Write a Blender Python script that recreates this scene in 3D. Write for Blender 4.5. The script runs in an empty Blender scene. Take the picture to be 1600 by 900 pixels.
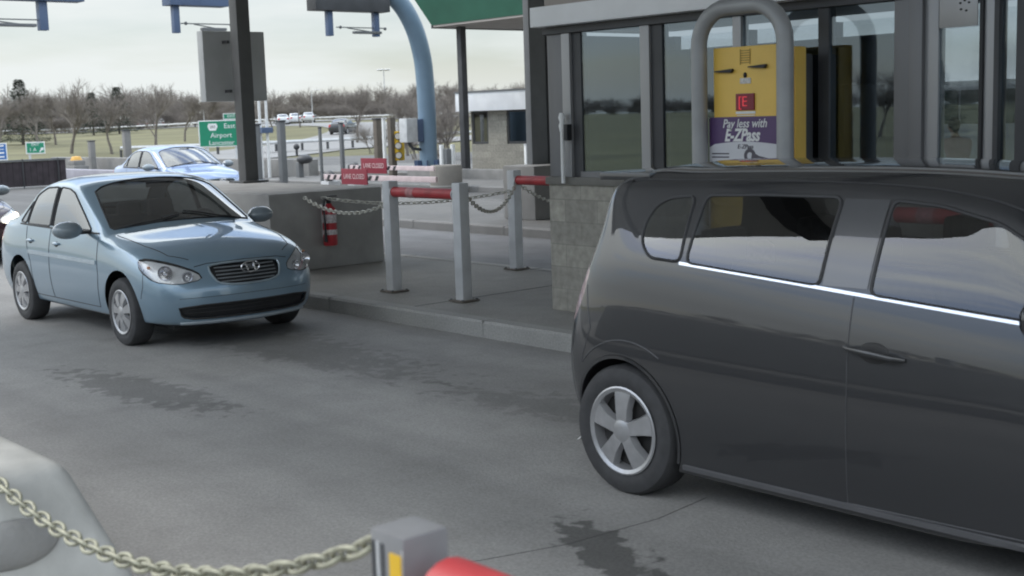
import bpy, bmesh, math, random
from mathutils import Vector, Matrix, noise
from mathutils.bvhtree import BVHTree
from mathutils.geometry import delaunay_2d_cdt
PI = math.pi
S = bpy.context.scene
COL = S.collection

# ------------------------------------------------------------------ camera
TH = math.atan(270/2000); RO = math.atan(.032); AZ = math.radians(41)
CR = Vector((math.sin(AZ), math.cos(AZ), 0)); CF = Vector((-math.cos(AZ), math.sin(AZ), 0)); UP = Vector((0, 0, 1))
fw = CF*math.cos(TH)-UP*math.sin(TH); uc = CF*math.sin(TH)+UP*math.cos(TH)
Rv = CR*math.cos(RO)-uc*math.sin(RO); Uv = uc*math.cos(RO)+CR*math.sin(RO)
cd = bpy.data.cameras.new('camera'); cam = bpy.data.objects.new('camera', cd); COL.objects.link(cam)
m = Matrix((Rv, Uv, -fw)).transposed().to_4x4(); m.translation = Vector((0, 0, 1.9)); cam.matrix_world = m
cd.sensor_width = 36; cd.lens = 45; cd.clip_end = 3000; cd.clip_start = .05
cd.dof.use_dof = True; cd.dof.focus_distance = 11; cd.dof.aperture_fstop = 5.0
S.camera = cam

# ------------------------------------------------------------------ world, sun, exposure
SUN_EL = math.radians(50); SUN_AZ_VEC = Vector((-.85, -.53, 0)).normalized()
W = bpy.data.worlds.new('World'); S.world = W; W.use_nodes = True
nt = W.node_tree; bg = nt.nodes['Background']
sky = nt.nodes.new('ShaderNodeTexSky'); sky.sky_type = 'NISHITA'; sky.sun_disc = False
sky.sun_elevation = SUN_EL; sky.sun_rotation = math.atan2(SUN_AZ_VEC.x, SUN_AZ_VEC.y)
sky.air_density = 1.0; sky.dust_density = 1.0; sky.ozone_density = 1.0
tc = nt.nodes.new('ShaderNodeTexCoord'); mp = nt.nodes.new('ShaderNodeMapping'); mp.inputs['Scale'].default_value = (1.2, 1.2, 7)
ns = nt.nodes.new('ShaderNodeTexNoise'); ns.inputs['Scale'].default_value = 1.6; ns.inputs['Detail'].default_value = 7
rp = nt.nodes.new('ShaderNodeValToRGB'); rp.color_ramp.elements[0].position = .40; rp.color_ramp.elements[1].position = .58
rp.color_ramp.elements[0].color = (.10, .10, .10, 1); rp.color_ramp.elements[1].color = (.97, .97, .97, 1)
mx = nt.nodes.new('ShaderNodeMixRGB'); mx.inputs[2].default_value = (7.6, 8.0, 7.95, 1)
L = nt.links.new
L(tc.outputs['Generated'], mp.inputs[0]); L(mp.outputs[0], ns.inputs['Vector']); L(ns.outputs[0], rp.inputs[0])
L(sky.outputs[0], mx.inputs[1])
sz = nt.nodes.new('ShaderNodeSeparateXYZ'); L(tc.outputs['Generated'], sz.inputs[0])
hz = nt.nodes.new('ShaderNodeMapRange'); hz.inputs['From Min'].default_value = .0; hz.inputs['From Max'].default_value = .07; hz.inputs['To Min'].default_value = 1.0; hz.inputs['To Max'].default_value = 0.0
L(sz.outputs[2], hz.inputs[0]); hm = nt.nodes.new('ShaderNodeMath'); hm.operation = 'MAXIMUM'; L(hz.outputs[0], hm.inputs[0]); L(rp.outputs[0], hm.inputs[1]); L(hm.outputs[0], mx.inputs[0])
gr_ = nt.nodes.new('ShaderNodeMapRange'); gr_.inputs['From Min'].default_value = .10; gr_.inputs['From Max'].default_value = .5
gr_.inputs['To Min'].default_value = 1.0; gr_.inputs['To Max'].default_value = 3.4; L(sz.outputs[2], gr_.inputs[0])   # an overcast sky is brighter overhead than at the horizon
vm = nt.nodes.new('ShaderNodeVectorMath'); vm.operation = 'SCALE'; L(mx.outputs[0], vm.inputs[0]); L(gr_.outputs[0], vm.inputs['Scale']); L(vm.outputs[0], bg.inputs[0])
bg.inputs[1].default_value = .10
sd = bpy.data.lights.new('sun', 'SUN'); sd.energy = 1.1; sd.angle = math.radians(12); sd.color = (1, .95, .88)
so = bpy.data.objects.new('sun', sd); COL.objects.link(so)
so.rotation_euler = (-(SUN_AZ_VEC*math.cos(SUN_EL)+UP*math.sin(SUN_EL))).to_track_quat('-Z', 'Y').to_euler()
S.view_settings.view_transform = 'Standard'; S.view_settings.look = 'None'; S.view_settings.exposure = 0.18; S.view_settings.gamma = 1
S.view_settings.use_curve_mapping = False
S.cycles.filter_width = 2.0
S.cycles.max_bounces = 8; S.cycles.transparent_max_bounces = 24
R = random.Random(7)

# ------------------------------------------------------------------ materials
MATS = {}
def mat(name, col, rough=.6, metal=0, var=.12, scale=6, bump=0, bscale=40, spec=.5, coat=0, emit=0, coat_ior=1.5, detail=5, aniso=(1, 1, 1)):
    if name in MATS: return MATS[name]
    M = bpy.data.materials.new(name); M.use_nodes = True; t = M.node_tree; p = t.nodes['Principled BSDF']; l = t.links.new
    p.inputs['Roughness'].default_value = rough; p.inputs['Metallic'].default_value = metal
    p.inputs['Specular IOR Level'].default_value = spec; p.inputs['Coat Weight'].default_value = coat; p.inputs['Coat IOR'].default_value = coat_ior
    p.inputs['Coat Roughness'].default_value = .02
    c = t.nodes.new('ShaderNodeTexCoord'); mpn = t.nodes.new('ShaderNodeMapping'); mpn.inputs['Scale'].default_value = aniso
    l(c.outputs['Object'], mpn.inputs[0])
    n = t.nodes.new('ShaderNodeTexNoise'); n.inputs['Scale'].default_value = scale; n.inputs['Detail'].default_value = detail
    l(mpn.outputs[0], n.inputs['Vector'])
    r = t.nodes.new('ShaderNodeValToRGB'); e = r.color_ramp.elements; e[0].position = .3; e[1].position = .7
    e[0].color = tuple(max(0, x*(1-var)) for x in col)+(1,); e[1].color = tuple(min(1, x*(1+var)) for x in col)+(1,)
    l(n.outputs[0], r.inputs[0]); l(r.outputs[0], p.inputs['Base Color'])
    if bump:
        b = t.nodes.new('ShaderNodeBump'); b.inputs['Strength'].default_value = bump; b.inputs['Distance'].default_value = .01
        n2 = t.nodes.new('ShaderNodeTexNoise'); n2.inputs['Scale'].default_value = bscale; n2.inputs['Detail'].default_value = 4
        l(mpn.outputs[0], n2.inputs['Vector']); l(n2.outputs[0], b.inputs['Height']); l(b.outputs[0], p.inputs['Normal'])
    if emit:
        p.inputs['Emission Color'].default_value = tuple(col)+(1,); p.inputs['Emission Strength'].default_value = emit
    MATS[name] = M; return M

def glass(name, tint, base=.05, rough=.01, coat=(.97, .98, 1)):
    if name in MATS: return MATS[name]
    M = bpy.data.materials.new(name); M.use_nodes = True; t = M.node_tree; t.nodes.clear(); l = t.links.new
    o = t.nodes.new('ShaderNodeOutputMaterial'); mi = t.nodes.new('ShaderNodeMixShader'); tr = t.nodes.new('ShaderNodeBsdfTransparent')
    g = t.nodes.new('ShaderNodeBsdfGlossy'); g.inputs['Roughness'].default_value = rough; tr.inputs[0].default_value = tuple(tint)+(1,)
    g.inputs[0].default_value = tuple(coat)+(1,)
    f = t.nodes.new('ShaderNodeLayerWeight'); f.inputs[0].default_value = .35
    mr = t.nodes.new('ShaderNodeMapRange'); mr.inputs['To Min'].default_value = base; mr.inputs['To Max'].default_value = 1
    pw = t.nodes.new('ShaderNodeMath'); pw.operation = 'POWER'; pw.inputs[1].default_value = 1.8
    n = t.nodes.new('ShaderNodeTexNoise'); n.inputs['Scale'].default_value = 2.5; b = t.nodes.new('ShaderNodeBump')
    b.inputs['Strength'].default_value = .012; b.inputs['Distance'].default_value = .02; l(n.outputs[0], b.inputs['Height']); l(b.outputs[0], g.inputs['Normal'])
    l(f.outputs['Facing'], pw.inputs[0]); l(pw.outputs[0], mr.inputs[0]); l(mr.outputs[0], mi.inputs[0]); l(tr.outputs[0], mi.inputs[1]); l(g.outputs[0], mi.inputs[2])
    l(mi.outputs[0], o.inputs[0]); MATS[name] = M; return M

def paint(name, col, coat_ior=1.6, metal=.0, rough=.35, flake=.08):
    return mat(name, col, rough=rough, metal=metal, var=flake, scale=900, coat=1, coat_ior=coat_ior)

# weathered pavement: large stains, joints and aggregate
def pavement(name, col, joints=0, stain=.35, streak=True, spills=()):
    M = bpy.data.materials.new(name); M.use_nodes = True; t = M.node_tree; p = t.nodes['Principled BSDF']; l = t.links.new
    p.inputs['Roughness'].default_value = .8; p.inputs['Specular IOR Level'].default_value = .35
    c = t.nodes.new('ShaderNodeTexCoord')
    def nz(sc, d=6, vec=None, dist=0):
        n = t.nodes.new('ShaderNodeTexNoise'); n.inputs['Scale'].default_value = sc; n.inputs['Detail'].default_value = d; n.inputs['Distortion'].default_value = dist
        l(vec if vec else c.outputs['Object'], n.inputs['Vector']); return n.outputs[0]
    def ramp(src, a, b, ca, cb):
        r = t.nodes.new('ShaderNodeValToRGB'); e = r.color_ramp.elements; e[0].position = a; e[1].position = b
        e[0].color = (ca, ca, ca, 1); e[1].color = (cb, cb, cb, 1); l(src, r.inputs[0]); return r.outputs[0]
    def mul(a, b):
        m_ = t.nodes.new('ShaderNodeMixRGB'); m_.blend_type = 'MULTIPLY'; m_.inputs[0].default_value = 1
        l(a, m_.inputs[1]); l(b, m_.inputs[2]); return m_.outputs[0]
    base = t.nodes.new('ShaderNodeRGB'); base.outputs[0].default_value = tuple(col)+(1,)
    x = mul(base.outputs[0], ramp(nz(.35), .3, .7, 1-stain*.6, 1.0+stain*.3))
    x = mul(x, ramp(nz(2.3, 8, None, .6), .28, .6, 1-stain*.35, 1.05))
    x = mul(x, ramp(nz(60, 3), .3, .7, .85, 1.13))
    x = mul(x, ramp(nz(1.1, 9, None, 1.2), .60, .74, 1, 1-stain*.4))
    if streak:
        mpn = t.nodes.new('ShaderNodeMapping'); mpn.inputs['Scale'].default_value = (.06, 1.1, 1); l(c.outputs['Object'], mpn.inputs[0])
        x = mul(x, ramp(nz(1.3, 4, mpn.outputs[0]), .35, .62, .82, 1.05))
    for (sx_, sy_, rx, ry, ang, dk) in spills:      # tar and oil spills soaked into the surface
        mq = t.nodes.new('ShaderNodeMapping'); mq.vector_type = 'TEXTURE'; mq.inputs['Location'].default_value = (sx_, sy_, 0); mq.inputs['Rotation'].default_value = (0, 0, ang); mq.inputs['Scale'].default_value = (rx, ry, 1000)
        l(c.outputs['Object'], mq.inputs[0]); ln = t.nodes.new('ShaderNodeVectorMath'); ln.operation = 'LENGTH'; l(mq.outputs[0], ln.inputs[0])
        sb_ = t.nodes.new('ShaderNodeMath'); sb_.operation = 'MULTIPLY_ADD'; sb_.inputs[1].default_value = 2.6; l(nz(7.5, 10, None, .3), sb_.inputs[0])
        ng = t.nodes.new('ShaderNodeMath'); ng.operation = 'MULTIPLY'; ng.inputs[1].default_value = -1; l(ln.outputs['Value'], ng.inputs[0]); l(ng.outputs[0], sb_.inputs[2])
        x = mul(x, ramp(sb_.outputs[0], .38, .62, 1, dk))
    l(x, p.inputs['Base Color'])
    b = t.nodes.new('ShaderNodeBump'); b.inputs['Strength'].default_value = .35; b.inputs['Distance'].default_value = .008
    l(nz(85, 4), b.inputs['Height']); l(b.outputs[0], p.inputs['Normal'])
    MATS[name] = M; return M

asphalt = pavement('lane_asphalt', (.295, .288, .278), stain=.26, spills=((-3.80, 3.80, .62, .17, -.45, .42), (-8.7, 3.95, 1.25, .30, .08, .66), (-9.6, 5.6, 2.6, .5, .0, .78), (-5.6, 5.6, 1.6, .35, .1, .8)))
second = pavement('shaded_second_lane_asphalt', (.17, .172, .178))  # canopy shadow over this lane is put into the darker, bluish colour
openroad = pavement('open_pavement', (.118, .116, .113), stain=.2)
islandc = pavement('island_concrete', (.27, .262, .245), stain=.3, streak=False)
kerbc = pavement('kerb_concrete', (.31, .305, .29), stain=.25, streak=False)
concrete = mat('barrier_concrete', (.31, .30, .285), .85, var=.16, scale=3, bump=.3, bscale=60)
concrete_l = mat('pale_concrete', (.22, .214, .205), .85, var=.15, scale=2.5, bump=.3, bscale=60)
steel_grey = mat('galvanised_steel', (.55, .555, .56), .5, metal=.15, var=.14, scale=5, bump=.1)
dark_steel = mat('dark_painted_steel', (.055, .056, .06), .5, var=.18, scale=3)
pole_grey = mat('grey_painted_pole', (.15, .155, .16), .5, var=.12, scale=3)
booth_frame = mat('brushed_booth_frame', (.17, .17, .175), .42, metal=.35, var=.15, scale=3, aniso=(1, 1, .2))
black = mat('black_rubber_trim', (.022, .022, .024), .55, var=.15)
rubber = mat('tyre_rubber', (.04, .04, .042), .75, var=.2, scale=14, bump=.2)
plastic_d = mat('dark_interior_plastic', (.028, .027, .027), .7, var=.2)
fabric = mat('seat_fabric', (.05, .048, .05), .95, var=.2, scale=30)
chrome = mat('chrome', (.8, .8, .82), .12, metal=1, var=.03)
alloy = mat('silver_alloy', (.42, .42, .43), .34, metal=.6, var=.08, scale=20)
red = mat('red_painted_bar', (.42, .045, .05), .5, var=.2, scale=7)
red_sign = mat('red_sign_sheet', (.22, .02, .035), .5, var=.08)
white = mat('white_paint', (.75, .75, .74), .5, var=.06)
lilac = mat('pale_metal_fascia', (.82, .83, .85), .4, var=.07, scale=2)
yellow = mat('yellow_machine_paint', (.80, .52, .10), .42, var=.07, scale=3)
yellow_r = mat('yellow_reflective_strip', (.68, .42, .03), .45, var=.08)
purple = mat('purple_sign_vinyl', (.10, .055, .15), .45, var=.05)
green = mat('green_sign_sheet', (.01, .22, .12), .45, var=.06)
green_c = mat('green_canopy_metal', (.035, .13, .085), .5, var=.1, scale=1.5)
blue_s = mat('blue_sign_sheet', (.04, .14, .38), .45, var=.06)
soffit = mat('beige_soffit', (.40, .36, .33), .7, var=.06, scale=2)
blue_pole = mat('blue_grey_gantry_paint', (.17, .25, .33), .45, var=.08, scale=2)
blue_arm = mat('sensor_arm_blue_paint', (.09, .13, .22), .45, var=.1, scale=2)
amber = mat('amber_plastic', (.7, .22, .03), .3, var=.05)
lens_w = mat('headlamp_reflector', (.78, .79, .80), .3, metal=.15, var=.06, scale=60, bump=.25, bscale=25)
bark = mat('grey_brown_bark', (.17, .15, .13), .95, var=.3, scale=8)
twigm = mat('hazed_twig_bark', (.22, .195, .175), .95, var=.3, scale=3)  # bark lightened so the far belt carries its slight haze in the colour
pine = mat('dark_pine_needles', (.028, .042, .026), .9, var=.35, scale=2)
grassm = mat('winter_grass', (.125, .117, .055), .95, var=.28, scale=.12, bump=.4, bscale=5, detail=9)
brush = mat('brown_brushwood', (.12, .10, .085), .95, var=.35, scale=.5)
chainm = mat('weathered_chain', (.34, .33, .25), .5, metal=.25, var=.25, scale=30)
chainp = mat('pale_chain', (.50, .48, .42), .5, metal=.1, var=.2, scale=30)
skinm = mat('skin', (.48, .28, .2), .6, var=.06)
hairm = mat('dark_hair', (.018, .014, .012), .7, var=.2, scale=60)
pinkm = mat('pale_pink_cloth', (.55, .36, .36), .9, var=.1, scale=20)
jeansm = mat('dark_trousers', (.05, .055, .08), .9, var=.15, scale=20)
car_glass = glass('car_glass', (.30, .33, .34), .09)
wind_glass = glass('windscreen_glass', (.42, .45, .45), .09)
tint_glass = glass('tinted_rear_glass', (.46, .48, .50), .07)
booth_glass = glass('booth_glass', (.64, .68, .72), .085, coat=(.80, .92, 1))
lamp_cover = glass('clear_lamp_cover', (.9, .9, .9), .06)

def stone_mat():
    M = bpy.data.materials.new('split_face_stone'); M.use_nodes = True; t = M.node_tree; p = t.nodes['Principled BSDF']; l = t.links.new
    p.inputs['Roughness'].default_value = .9
    c = t.nodes.new('ShaderNodeTexCoord'); sx = t.nodes.new('ShaderNodeSeparateXYZ'); l(c.outputs['Object'], sx.inputs[0])
    ad = t.nodes.new('ShaderNodeMath'); ad.operation = 'ADD'; l(sx.outputs[0], ad.inputs[0]); l(sx.outputs[1], ad.inputs[1])
    cb = t.nodes.new('ShaderNodeCombineXYZ'); l(ad.outputs[0], cb.inputs[0]); l(sx.outputs[2], cb.inputs[1])
    b = t.nodes.new('ShaderNodeTexBrick'); b.inputs['Scale'].default_value = 1; b.inputs['Brick Width'].default_value = .40; b.inputs['Row Height'].default_value = .20
    b.inputs['Mortar Size'].default_value = .006; b.inputs['Mortar Smooth'].default_value = .6
    b.inputs['Color1'].default_value = (.29, .275, .24, 1); b.inputs['Color2'].default_value = (.38, .36, .31, 1); b.inputs['Mortar'].default_value = (.24, .23, .20, 1)
    b.inputs['Bias'].default_value = -.1; l(cb.outputs[0], b.inputs['Vector'])
    n = t.nodes.new('ShaderNodeTexNoise'); n.inputs['Scale'].default_value = 14; n.inputs['Detail'].default_value = 8; l(c.outputs['Object'], n.inputs['Vector'])
    r = t.nodes.new('ShaderNodeValToRGB'); r.color_ramp.elements[0].color = (.78, .78, .78, 1); r.color_ramp.elements[1].color = (1.15, 1.15, 1.15, 1)
    r.color_ramp.elements[0].position = .3; r.color_ramp.elements[1].position = .7
    l(n.outputs[0], r.inputs[0]); mm = t.nodes.new('ShaderNodeMixRGB'); mm.blend_type = 'MULTIPLY'; mm.inputs[0].default_value = 1
    l(b.outputs[0], mm.inputs[1]); l(r.outputs[0], mm.inputs[2]); l(mm.outputs[0], p.inputs['Base Color'])
    bp = t.nodes.new('ShaderNodeBump'); bp.inputs['Strength'].default_value = .7; bp.inputs['Distance'].default_value = .015
    l(n.outputs[0], bp.inputs['Height']); l(bp.outputs[0], p.inputs['Normal']); return M
stone = stone_mat()

# ------------------------------------------------------------------ mesh helpers
class MB:
    def __init__(s): s.bm = bmesh.new()
    def box(s, a, b, bev=0, mtx=None):
        v0 = Vector((min(a[0], b[0]), min(a[1], b[1]), min(a[2], b[2]))); v1 = Vector((max(a[0], b[0]), max(a[1], b[1]), max(a[2], b[2])))
        r = bmesh.ops.create_cube(s.bm, size=1); vs = r['verts']; c = (v0+v1)/2; d = v1-v0
        for v in vs: v.co = Vector((v.co.x*d.x, v.co.y*d.y, v.co.z*d.z))+c
        if bev:
            es = list({e for v in vs for e in v.link_edges})
            r2 = bmesh.ops.bevel(s.bm, geom=es, offset=min(bev, min(d)*.45), segments=2, profile=.7, affect='EDGES'); vs = list({v for f in r2['faces'] for v in f.verts} | {v for v in vs if v.is_valid})
        if mtx is not None: bmesh.ops.transform(s.bm, matrix=mtx, verts=vs)
        return s
    def tube(s, pts, r, n=10, cap=True, closed=False):
        pts = [Vector(p) for p in pts]; rs = r if isinstance(r, (list, tuple)) else [r]*len(pts); rings = []
        N = len(pts); prev = None
        for i, p in enumerate(pts):
            if closed: d = pts[(i+1) % N]-pts[i-1]
            else: d = (pts[min(i+1, N-1)]-pts[max(i-1, 0)])
            d = d.normalized() if d.length > 1e-9 else Vector((0, 0, 1))
            if prev is None:
                a = Vector((0, 0, 1)) if abs(d.z) < .9 else Vector((1, 0, 0)); x = d.cross(a).normalized()
            else: x = (prev-d*prev.dot(d)).normalized()
            prev = x; y = d.cross(x)
            rings.append([s.bm.verts.new(p+(x*math.cos(2*PI*k/n)+y*math.sin(2*PI*k/n))*rs[i]) for k in range(n)])
        rng = range(N) if closed else range(N-1)
        for i in rng:
            A, B = rings[i], rings[(i+1) % N]
            for k in range(n): s.bm.faces.new((A[k], A[(k+1) % n], B[(k+1) % n], B[k]))
        if cap and not closed:
            s.bm.faces.new(rings[0][::-1]); s.bm.faces.new(rings[-1])
        return s
    def lathe(s, prof, n=32, mtx=None, close=False):
        rings = []
        for (r, h) in prof:
            if r < 1e-5: rings.append([s.bm.verts.new((0, 0, h))])
            else: rings.append([s.bm.verts.new((r*math.cos(2*PI*k/n), r*math.sin(2*PI*k/n), h)) for k in range(n)])
        idx = list(range(len(rings)-1))
        prs = [(i, i+1) for i in idx]+([(len(rings)-1, 0)] if close else [])
        for i, j in prs:
            A, B = rings[i], rings[j]
            for k in range(n):
                q = (k+1) % n
                if len(A) == 1 and len(B) == 1: continue
                if len(A) == 1: s.bm.faces.new((A[0], B[q], B[k])) if False else s.bm.faces.new((A[0], B[k], B[q]))
                elif len(B) == 1: s.bm.faces.new((A[k], B[0], A[q]))
                else: s.bm.faces.new((A[k], B[k], B[q], A[q]))
        if mtx is not None: bmesh.ops.transform(s.bm, matrix=mtx, verts=[v for r_ in rings for v in r_])
        return s
    def ball(s, c, r, seg=20, mtx=None):
        rr = r if isinstance(r, (tuple, list)) else (r, r, r)
        q = bmesh.ops.create_uvsphere(s.bm, u_segments=seg, v_segments=seg//2+2, radius=1)
        for v in q['verts']: v.co = Vector((v.co.x*rr[0], v.co.y*rr[1], v.co.z*rr[2]))
        M_ = Matrix.Translation(c) @ (mtx if mtx is not None else Matrix.Identity(4))
        bmesh.ops.transform(s.bm, matrix=M_, verts=q['verts']); return s
    def prism(s, poly, o, ax, ay, depth):
        """polygon poly (2D) in plane (o, ax, ay) pushed along depth vector"""
        o, ax, ay, depth = Vector(o), Vector(ax), Vector(ay), Vector(depth)
        A = [s.bm.verts.new(o+ax*x+ay*y) for x, y in poly]; B = [s.bm.verts.new(v.co+depth) for v in A]; n = len(A)
        s.bm.faces.new(A); s.bm.faces.new(B[::-1])
        for i in range(n): s.bm.faces.new((A[i], B[i], B[(i+1) % n], A[(i+1) % n]))
        return s
    def build(s, name, material, parent=None, smooth=40, kind=None, fixn=True):
        if fixn: bmesh.ops.recalc_face_normals(s.bm, faces=s.bm.faces)
        me = bpy.data.meshes.new(name); s.bm.to_mesh(me); s.bm.free()
        return link(name, me, material, parent, smooth, kind)
def link(name, me, material, parent=None, smooth=40, kind=None):
    o = bpy.data.objects.new(name, me); COL.objects.link(o); me.materials.append(material)
    if smooth:
        me.polygons.foreach_set('use_smooth', [True]*len(me.polygons)); me.set_sharp_from_angle(angle=math.radians(smooth))
    if parent: o.parent = parent
    if kind: o['kind'] = kind
    return o
def tag(o, label, cat, group=None, kind=None):
    o['label'] = label; o['category'] = cat
    if group: o['group'] = group
    if kind: o['kind'] = kind
    return o
def thing(name, loc, label, cat, rz=0, group=None):
    o = bpy.data.objects.new(name, None); COL.objects.link(o); o.location = loc; o.rotation_euler = (0, 0, rz); o.empty_display_size = .2
    return tag(o, label, cat, group)
def dup(o, parent=None):
    c = o.copy(); COL.objects.link(c); c.parent = parent
    if parent is None:
        for k in ('group',):
            if k in c: del c[k]
    for ch in list(o.children): dup(ch, c)
    return c
def text_mesh(name, body, size, material, parent, mtx, shear=0, offset=0, ext=.002, sx=1, align='CENTER'):
    cu = bpy.data.curves.new('txt', 'FONT'); cu.body = body; cu.size = size; cu.shear = shear; cu.offset = offset; cu.extrude = ext
    cu.align_x = align; cu.align_y = 'CENTER'; cu.resolution_u = 3
    o = bpy.data.objects.new('txt', cu); COL.objects.link(o); dg = bpy.context.evaluated_depsgraph_get()
    me = bpy.data.meshes.new_from_object(o.evaluated_get(dg)); bpy.data.objects.remove(o)
    me.materials.clear(); me.transform(mtx @ Matrix.Diagonal((sx, 1, 1, 1)))
    me.name = name; return link(name, me, material, parent, 0)
def face_mtx(o, right, up):
    r, u = Vector(right).normalized(), Vector(up).normalized(); n = r.cross(u)
    m_ = Matrix((r, u, n)).transposed().to_4x4(); m_.translation = Vector(o); return m_
def pol(t, D, z=0):
    """place at bearing t (tangent, right of the view axis) and distance D along the view axis from the camera's foot"""
    v = CF*D+CR*(t*D); return Vector((v.x, v.y, z))
def chaikin(P, n=1, q=.25):
    for _ in range(n):
        Q = []
        for i in range(len(P)):
            a, b = Vector(P[i]), Vector(P[(i+1) % len(P)]); Q += [a.lerp(b, q), a.lerp(b, 1-q)]
        P = Q
    return P
def fillet(P, r, n=4):
    P = [Vector(p) for p in P]; Q = []; N = len(P); rs = r if isinstance(r, (list, tuple)) else [r]*N
    for i in range(N):
        a, b, c = P[i-1], P[i], P[(i+1) % N]; k = min(rs[i], (a-b).length*.42, (c-b).length*.42); p0 = b+(a-b).normalized()*k; p1 = b+(c-b).normalized()*k
        for j in range(n+1): t = j/n; Q.append(p0*(1-t)**2+b*2*t*(1-t)+p1*t*t)
    return Q
def chain(pts_fn, n, link_len, wire, seg=6, ring=8):
    mb = MB()
    for i in range(n):
        a = pts_fn(i/n); b = pts_fn((i+1)/n); c = (a+b)/2; d = (b-a).normalized()
        s_ = d.cross(Vector((0, 0, 1))).normalized(); u_ = s_.cross(d)
        ang = PI/4 if i % 2 else -PI/4
        w = s_*math.cos(ang)+u_*math.sin(ang)
        P = [c+d*(math.cos(2*PI*k/ring)*link_len*.64)+w*(math.sin(2*PI*k/ring)*link_len*.26) for k in range(ring)]
        mb.tube(P, wire, seg, closed=True)
    return mb
def catenary(a, b, sag):
    a, b = Vector(a), Vector(b)
    return lambda t: a.lerp(b, t)-Vector((0, 0, sag*4*t*(1-t)))

# ------------------------------------------------------------------ cars
def cage_to_mesh(rows, crease_cols, levels=3, crease_rows=None):
    bm = bmesh.new(); grid = {}
    def V(p, cache={}):
        return bm.verts.new(p)
    for sgn in (1, -1):
        for i, row in enumerate(rows):
            for j, (x, y, z) in enumerate(row):
                if abs(y) < 1e-6:
                    if sgn == 1: grid[(sgn, i, j)] = bm.verts.new((x, 0, z))
                    else: grid[(sgn, i, j)] = grid[(1, i, j)]
                else: grid[(sgn, i, j)] = bm.verts.new((x, y*sgn, z))
    nr, nc = len(rows), len(rows[0])
    for sgn in (1, -1):
        for i in range(nr-1):
            for j in range(nc-1):
                q = [grid[(sgn, i, j)], grid[(sgn, i, j+1)], grid[(sgn, i+1, j+1)], grid[(sgn, i+1, j)]]
                if sgn == -1: q = q[::-1]
                q2 = []
                for v in q:
                    if v not in q2: q2.append(v)
                if len(q2) >= 3:
                    try: bm.faces.new(q2)
                    except ValueError: pass
    cl = bm.edges.layers.float.new('crease_edge')
    for (j, i0, i1, val) in crease_cols:
        for sgn in (1, -1):
            for i in range(i0, i1):
                e = bm.edges.get((grid[(sgn, i, j)], grid[(sgn, i+1, j)]))
                if e: e[cl] = val
    for (i, j0, j1, val) in (crease_rows or []):
        for sgn in (1, -1):
            for j in range(j0, j1):
                e = bm.edges.get((grid[(sgn, i, j)], grid[(sgn, i, j+1)]))
                if e: e[cl] = val
    bmesh.ops.recalc_face_normals(bm, faces=bm.faces)
    me = bpy.data.meshes.new('cage'); bm.to_mesh(me); bm.free()
    o = bpy.data.objects.new('cage', me); COL.objects.link(o); md = o.modifiers.new('s', 'SUBSURF'); md.levels = levels; md.render_levels = levels
    dg = bpy.context.evaluated_depsgraph_get(); out = bpy.data.meshes.new_from_object(o.evaluated_get(dg)); bpy.data.objects.remove(o); bpy.data.meshes.remove(me)
    b2 = bmesh.new(); b2.from_mesh(out); bpy.data.meshes.remove(out)
    for e in b2.edges: e.smooth = True
    b2.normal_update(); return b2

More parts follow.
